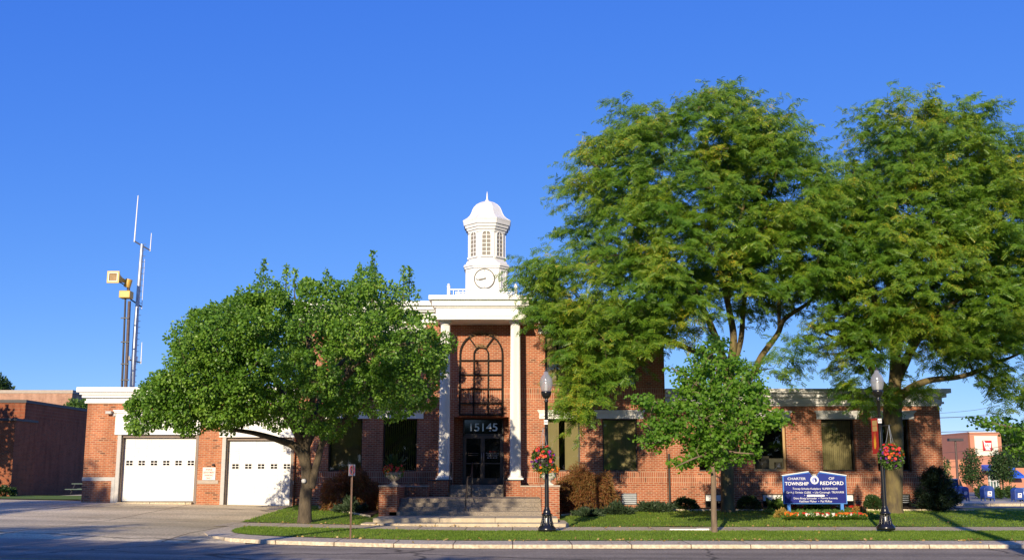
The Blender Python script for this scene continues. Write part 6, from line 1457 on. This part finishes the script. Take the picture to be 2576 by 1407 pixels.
def car(name, label, x, y, z, yaw, paint, L_=4.9, Wd=1.85, Hh=1.45, plate=None, stripe=None):
    t = thing(name, (x, y, z), label, 'car', 'cars in the car park'); t.rotation_euler = (0, 0, yaw)
    ORG[t.name] = Vector((0, 0, 0))
    w = Wd / 2; st_ = [(-L_ / 2, .55, .62, .80), (-L_ / 2 + .12, .35, .92, .92), (-L_ * .28, .28, .98, 1.0), (-L_ * .05, .26, .97, 1.0), (L_ * .18, .26, .95, 1.0), (L_ * .40, .28, .86, .96), (L_ / 2 - .08, .34, .74, .86), (L_ / 2, .45, .62, .74)]
    rings = []
    for px_, zb_, zt2, k in st_:
        h = zt2 - zb_; rings.append([(px_, -w * k * .92, zb_), (px_, w * k * .92, zb_), (px_, w * k, zb_ + h * .35), (px_, w * k * .96, zb_ + h * .8), (px_, w * k * .84, zt2), (px_, -w * k * .84, zt2), (px_, -w * k * .96, zb_ + h * .8), (px_, -w * k, zb_ + h * .35)])
    mb = loft(MB(), rings); mb.add(rings[0], [tuple(reversed(range(8)))]); bo = mb.build('body', paint, t, bevel=.03)
    rf = [(-L_ * .36, .93, .84), (-L_ * .24, Hh - .06, .70), (-L_ * .08, Hh, .70), (L_ * .06, Hh - .03, .70), (L_ * .22, .94, .84)]
    rings = [[(a, -w * k, .9), (a, w * k, .9), (a, w * k * (.95 if b < 1 else 1), b), (a, -w * k * (.95 if b < 1 else 1), b)] for a, b, k in rf]
    loft(MB(), rings).add(rings[0], [(3, 2, 1, 0)]).build('cabin_glass', M_blackg, t)
    rt = [[(a, -w * k, b - .02), (a, w * k, b - .02), (a, w * k, b + .012), (a, -w * k, b + .012)] for a, b, k in ((-L_ * .235, Hh - .05, .68), (-L_ * .08, Hh, .69), (L_ * .06, Hh - .025, .68))]
    loft(MB(), rt).add(rt[0], [(3, 2, 1, 0)]).build('roof', paint, t)
    for sx_ in (-L_ * .29, L_ * .31):
        for sy_ in (-1, 1):
            wm = MB(); wm.lathe((0, 0, 0), [(.20, -.1), (.31, -.1), (.325, -.06), (.325, .06), (.31, .1), (.20, .1)], 18, caps=False); wm.v = [(sx_ + a, sy_ * (w - .10) + c, .33 + b) for a, b, c in wm.v]
            tyre = wm.build('wheel', M_blk, t); rm = MB(); rm.lathe((0, 0, 0), [(.02, .07), (.20, .09), (.21, -.05), (.02, -.05)], 12); rm.v = [(sx_ + a, sy_ * (w - .10) + c * sy_, .33 + b) for a, b, c in rm.v]; rm.build('rim', M_galv, tyre)
    for sy_ in (-1, 1):
        MB().box(-L_ / 2 - .015, -L_ / 2 + .12, sy_ * w * .52, sy_ * w * .80, .66, .82).build('tail_light', mat('tail light', (.5, .015, .01), .2) if not bpy.data.materials.get('tail light') else bpy.data.materials['tail light'], t)
        MB().box(L_ / 2 - .10, L_ / 2 + .01, sy_ * w * .45, sy_ * w * .72, .56, .68).build('headlight', M_lgrey, t)
    MB().box(-L_ / 2 - .03, -L_ / 2 + .02, -.28, .28, .64, .80).build('number_plate', M_lgrey, t); MB().box(-L_ / 2 - .08, -L_ / 2 + .1, -w * .8, w * .8, .36, .52).build('bumper', paint, t, bevel=.03)
    if stripe:
        for sy_ in (-1, 1): MB().add([(-L_ * .45, sy_ * (w * .99), .82), (-L_ * .1, sy_ * (w + .006), .72), (-L_ * .1, sy_ * (w + .006), .78), (-L_ * .44, sy_ * (w * .99), .88)], [(0, 1, 2, 3), (3, 2, 1, 0)]).build('red_stripe', M_sred, t)
    return t
M_dcar = mat('dark blue car paint', (.010, .013, .035), .25, spec=.7, var=.1); M_scar = mat('silver car paint', (.45, .46, .48), .3, metal=.4, var=.05)
p = at(cu(590), cv(1255), 68)
car('saloon_car', 'dark blue saloon car parked rear end first behind the mailbox near the spruce', p.x - .6, 70, p.z + .02, R(62), M_dcar, stripe=True)
p = at(cu(1165), cv(1280), 60.5); car('saloon_car', 'silver car with a bright wheel rim behind the shaded mailbox at the right edge', p.x + 2.95, 61.6, p.z, R(176), M_scar)

lp = thing('car_park_lamp', tuple(at(cu(412), cv(1060), 78)), 'tall brown car park lamp post between the hall corner and the drugstore', 'lamp post')
a, b = at(cu(412), cv(1080), 78), at(cu(376), cv(500), 78)
MB().tube([a, b], [.11, .08], 8).build('post', M_rust, lp); MB().box(b.x - .55, b.x + .55, 77.8, 78.2, b.z - .05, b.z + .16).build('lamp_head', M_edge, lp)
up = thing('utility_pole', tuple(at(cu(1155), cv(1000), 118)), 'weathered utility pole with a crossarm among the dark trees at the right', 'utility pole')
a, b = at(cu(1160), cv(1060), 118), at(cu(1145), cv(655), 118)
MB().tube([a, b], [.18, .14], 8).build('post', M_lgrey, up); z = Z(cv(665), 118); MB().box(X(cu(1090), 118), X(cu(1188), 118), 117.8, 118, z - .08, z + .08).build('cross_arm', M_lgrey, up); MB().lathe((X(cu(1128), 118), 117.6, Z(cv(720), 118)), [(.2, 0), (.25, .1), (.25, .8), (.15, .9)], 10).build('transformer', M_lgrey, up)
for k, (q, lb) in enumerate((([(220, 163), (620, 120), (1000, 35), (1300, -40)], 'highest overhead wire right of the hall'), ([(220, 208), (650, 190), (1000, 118), (1260, 52)], 'upper of the two close overhead wires that sag together'), ([(220, 211), (650, 200), (1000, 148), (1260, 95)], 'lower of the two close overhead wires that sag together'), ([(220, 390), (600, 382), (980, 372), (1260, 366)], 'thick overhead wire level with the top of the sign tower'), ([(225, 428), (600, 420), (980, 402), (1260, 380)], 'thin wire just below the thick overhead wire'), ([(238, 660), (600, 622), (1000, 565), (1260, 520)], 'overhead wire crossing the red emblem of the drugstore'))):
    ww_ = 92.0; pts = spline([tuple(at(cu(a - (260 if i == 0 else 0)), cv(b + (14 if i == 0 else 0)), ww_)) for i, (a, b) in enumerate(q)], 5)
    tag(MB().tube(pts, .028 if k == 3 else .017, 5).build('overhead_wire', M_edge, base=pts[0]), lb, 'wire', 'overhead wires')
PLG = 'small trees in the car park'
bush_tree('small_tree', 'slim young tree in front of the salmon wall left of the entrance', cu(590), cv(1085), 86, [(cu(a), cv(b)) for a, b in ((560, 625), (640, 620), (650, 690), (690, 720), (660, 800), (700, 880), (735, 930), (700, 1000), (590, 1040), (500, 1000), (440, 945), (470, 860), (450, 790), (510, 720), (440, 670))], 60, .17, 55, M_bgl, PLG, depth=1.2, tr=.07, per=50, sep=.38, spread=.40)
bush_tree('small_tree', 'taller young tree before the blue awnings and the entrance', cu(985), cv(1200), 80, [(cu(a), cv(b)) for a, b in ((860, 650), (920, 630), (960, 650), (1020, 620), (1040, 700), (1075, 760), (1060, 840), (1125, 920), (1110, 980), (1040, 1000), (960, 1010), (880, 1000), (780, 880), (840, 830), (820, 760))], 80, .17, 56, M_bgl, PLG, depth=1.3, tr=.09, per=50, sep=.38, spread=.40)
bush_tree('small_tree', 'thin sapling at the corner of the hall above the spruce', cu(265), cv(1090), 75, [(cu(a), cv(b)) for a, b in ((235, 740), (280, 750), (300, 810), (280, 900), (310, 980), (240, 1010), (200, 900))], 25, .15, 57, M_light, PLG, depth=.6, tr=.05, per=45, sep=.35, spread=.3)
BGG = 'dark trees behind the car park'
bush_tree('distant_tree', 'dark rounded tree over the vaulted roof beside the sign tower', cu(490), cv(760), 165, [(cu(a), cv(b)) for a, b in ((395, 590), (410, 540), (450, 510), (500, 490), (560, 470), (600, 480), (640, 560), (620, 640), (420, 640))], 60, .5, 58, M_bgl, BGG, depth=4, tr=.3, per=60, sep=.9, spread=1.0)
bush_tree('distant_tree', 'small dark treetop at the hall corner over the vaulted roof', cu(300), cv(700), 165, [(cu(a), cv(b)) for a, b in ((230, 580), (250, 550), (290, 530), (330, 510), (360, 540), (380, 590), (360, 640), (240, 640))], 40, .5, 59, M_bgl, BGG, depth=3, tr=.3, per=60, sep=.8, spread=.9)
for k, (pol, lb, Y) in enumerate((([(960, 400), (1010, 370), (1080, 360), (1140, 430), (1160, 600), (1120, 800), (1060, 940), (1000, 900), (970, 700)], 'tall dark tree rising right beside the drugstore tower', 116), ([(1100, 420), (1180, 380), (1280, 360), (1400, 420), (1420, 700), (1380, 900), (1200, 940), (1120, 800)], 'broad dark tree at the right edge behind the utility pole', 122), ([(1080, 900), (1150, 860), (1260, 860), (1400, 900), (1400, 1080), (1090, 1080)], 'low dark tree under the utility pole at the right edge', 112))):
    bush_tree('distant_tree', lb, cu(np.mean([q[0] for q in pol])), cv(1090), Y, [(cu(a), cv(b)) for a, b in pol], 130, .34, 95 + k, M_bgl, BGG, depth=3.5, tr=.25, per=75, sep=.8, spread=.85)
for k, (a0, a1, b0, b1, Y, lb) in enumerate(((640, 790, 1040, 1205, 76, 'loose green shrub behind the lone mailbox'), (880, 960, 1080, 1205, 76, 'narrow shrub right of the lone mailbox'), (1000, 1130, 1060, 1205, 77, 'shrub under the taller young tree in the car park'))):
    mound('shrub', lb, cu(a0), cu(a1), cv(b0), cv(b1), Y, T_OVAL, M_bgl, 900, .16, 110 + k, group='shrubs in the car park', lump=.3, depth=.9)

# ------------------------------------------------------------------ across the street, behind the camera: what shades the road and shows in the glass
def street_tree(x, y, h, r, seed, label, zc=.42):
    rng = np.random.default_rng(seed); z0 = -.2; t = thing('street_tree', (x, y, z0), label, 'tree', 'trees across the street'); mb = MB()
    mb.tube([(x, y, z0), (x + .1, y, z0 + h * .4), (x, y, z0 + h * .9)], [.22, .15, .03], 8); pos, dr = [], []
    for k in range(int(6 * r * r)):
        v = unit(rng.normal(size=(1, 3)))[0]; c = np.array([x, y, z0 + h * (1 + zc) / 2]) + v * np.array([r, r, h * (1 - zc) / 2]) * rng.uniform(.35, .9)
        mb.tube([(x, y, z0 + h * .35), c], [.05, .01], 4, caps=False); w = unit(rng.normal(size=(60, 3))); pos.append(c + w * .75 * (rng.uniform(.1, 1, 60) ** .5)[:, None]); dr.append(w + rng.normal(0, .5, (60, 3)))
    mb.build('trunk', M_bark, t); pos = np.vstack(pos); cloud('crown', T_PEAR, pos, np.vstack(dr), rng.uniform(.20, .34, len(pos)), M_bgl, t, rng)
street_tree(-14.5, 6.0, 7.0, 3.4, 201, 'leafy tree across the street to the left, out of the photo')
street_tree(-12.5, -1.5, 8.4, 3.0, 202, 'leafy tree on the pavement behind and left of the viewer')
street_tree(-27.3, 12.5, 12.0, 3.4, 203, 'tall tree far left across the street')
street_tree(-20.0, 2.5, 9.3, 3.2, 204, 'second tall tree left across the street')
street_tree(-8.3, -5.0, 8.6, 2.6, 205, 'narrow tree on the pavement behind the viewer')
def tall_tree(x, y, fork, parts, seed, label, tr=.2):     # high crown, kept clear of the view; parts: (cx, zb, zt, rx, ry, clumps)
    rng = np.random.default_rng(seed); t = thing('street_tree', (x, y, -.2), label, 'tree', 'trees across the street'); mb = MB()
    mb.tube([(x, y, -.3), (x + .1, y, fork * .5), (x, y, fork)], [tr * 1.2, tr, tr * .8], 9); pos, dr = [], []
    for cx, zb, zt, rx, ry, ncl in parts:
        mb.tube(spline([(x, y, fork - .3), ((x + cx) / 2, y, (fork + zt) / 2), (cx, y, zt - .6)], 4), list(np.linspace(tr * .6, .03, 9)), 7); k = 0
        while k < ncl:
            v = unit(rng.normal(size=(1, 3)))[0] * rng.uniform(.2, 1) ** .4; c = np.array([cx, y, (zb + zt) / 2]) + v * np.array([rx, ry, (zt - zb) / 2])
            if c[1] > 0 and abs(c[0]) < .53 * c[1] + 1.2 and c[2] < CAMZ + .56 * c[1] + 1.2: continue
            k += 1; mb.tube([(cx, y, zb), (np.array([cx, y, zb]) + c) / 2 + [0, 0, .3], c], [.05, .03, .01], 5, caps=False); w = unit(rng.normal(size=(48, 3))); pos.append(c + w * .62 * (rng.uniform(.1, 1, 48) ** .5)[:, None]); dr.append(w + rng.normal(0, .5, (48, 3)))
    mb.build('trunk', M_bark, t); pos = np.vstack(pos); cloud('crown', T_PEAR, pos, np.vstack(dr), rng.uniform(.18, .32, len(pos)), M_bgl, t, rng)
tall_tree(8.75, 11.0, 9.6, [(10.4, 9.6, 14.9, 3.4, 3.4, 34), (4.6, 11.8, 14.9, 4.4, 3.2, 24)], 401, 'tall tree at the near kerb right of the viewer, its crown above the photo', .22)
tall_tree(-10.6, 12.0, 7.6, [(-10.6, 7.8, 11.2, 2.9, 2.9, 30)], 402, 'tree at the near kerb left of the viewer, its crown above the photo', .16)
street_tree(-37.8, 55.0, 9.8, 5.0, 207, 'tree left of the photo that shades the brick annexe')
rng = np.random.default_rng(300); n = 24000; a = rng.uniform(-70, 70, n)
hgt = 10.5 + 2.0 * np.sin(a * .21) + 1.3 * np.sin(a * .53 + 1); pz = rng.uniform(0, 1, n) ** .8 * hgt
cloud('tree_belt', T_OVAL, np.stack([a, -34 + rng.normal(0, 2.0, n), pz - .2], 1), rng.normal(0, 1, (n, 3)), rng.uniform(.9, 1.6, n), M_bgl, None, rng, base=(0, 0, 0), knd='stuff')
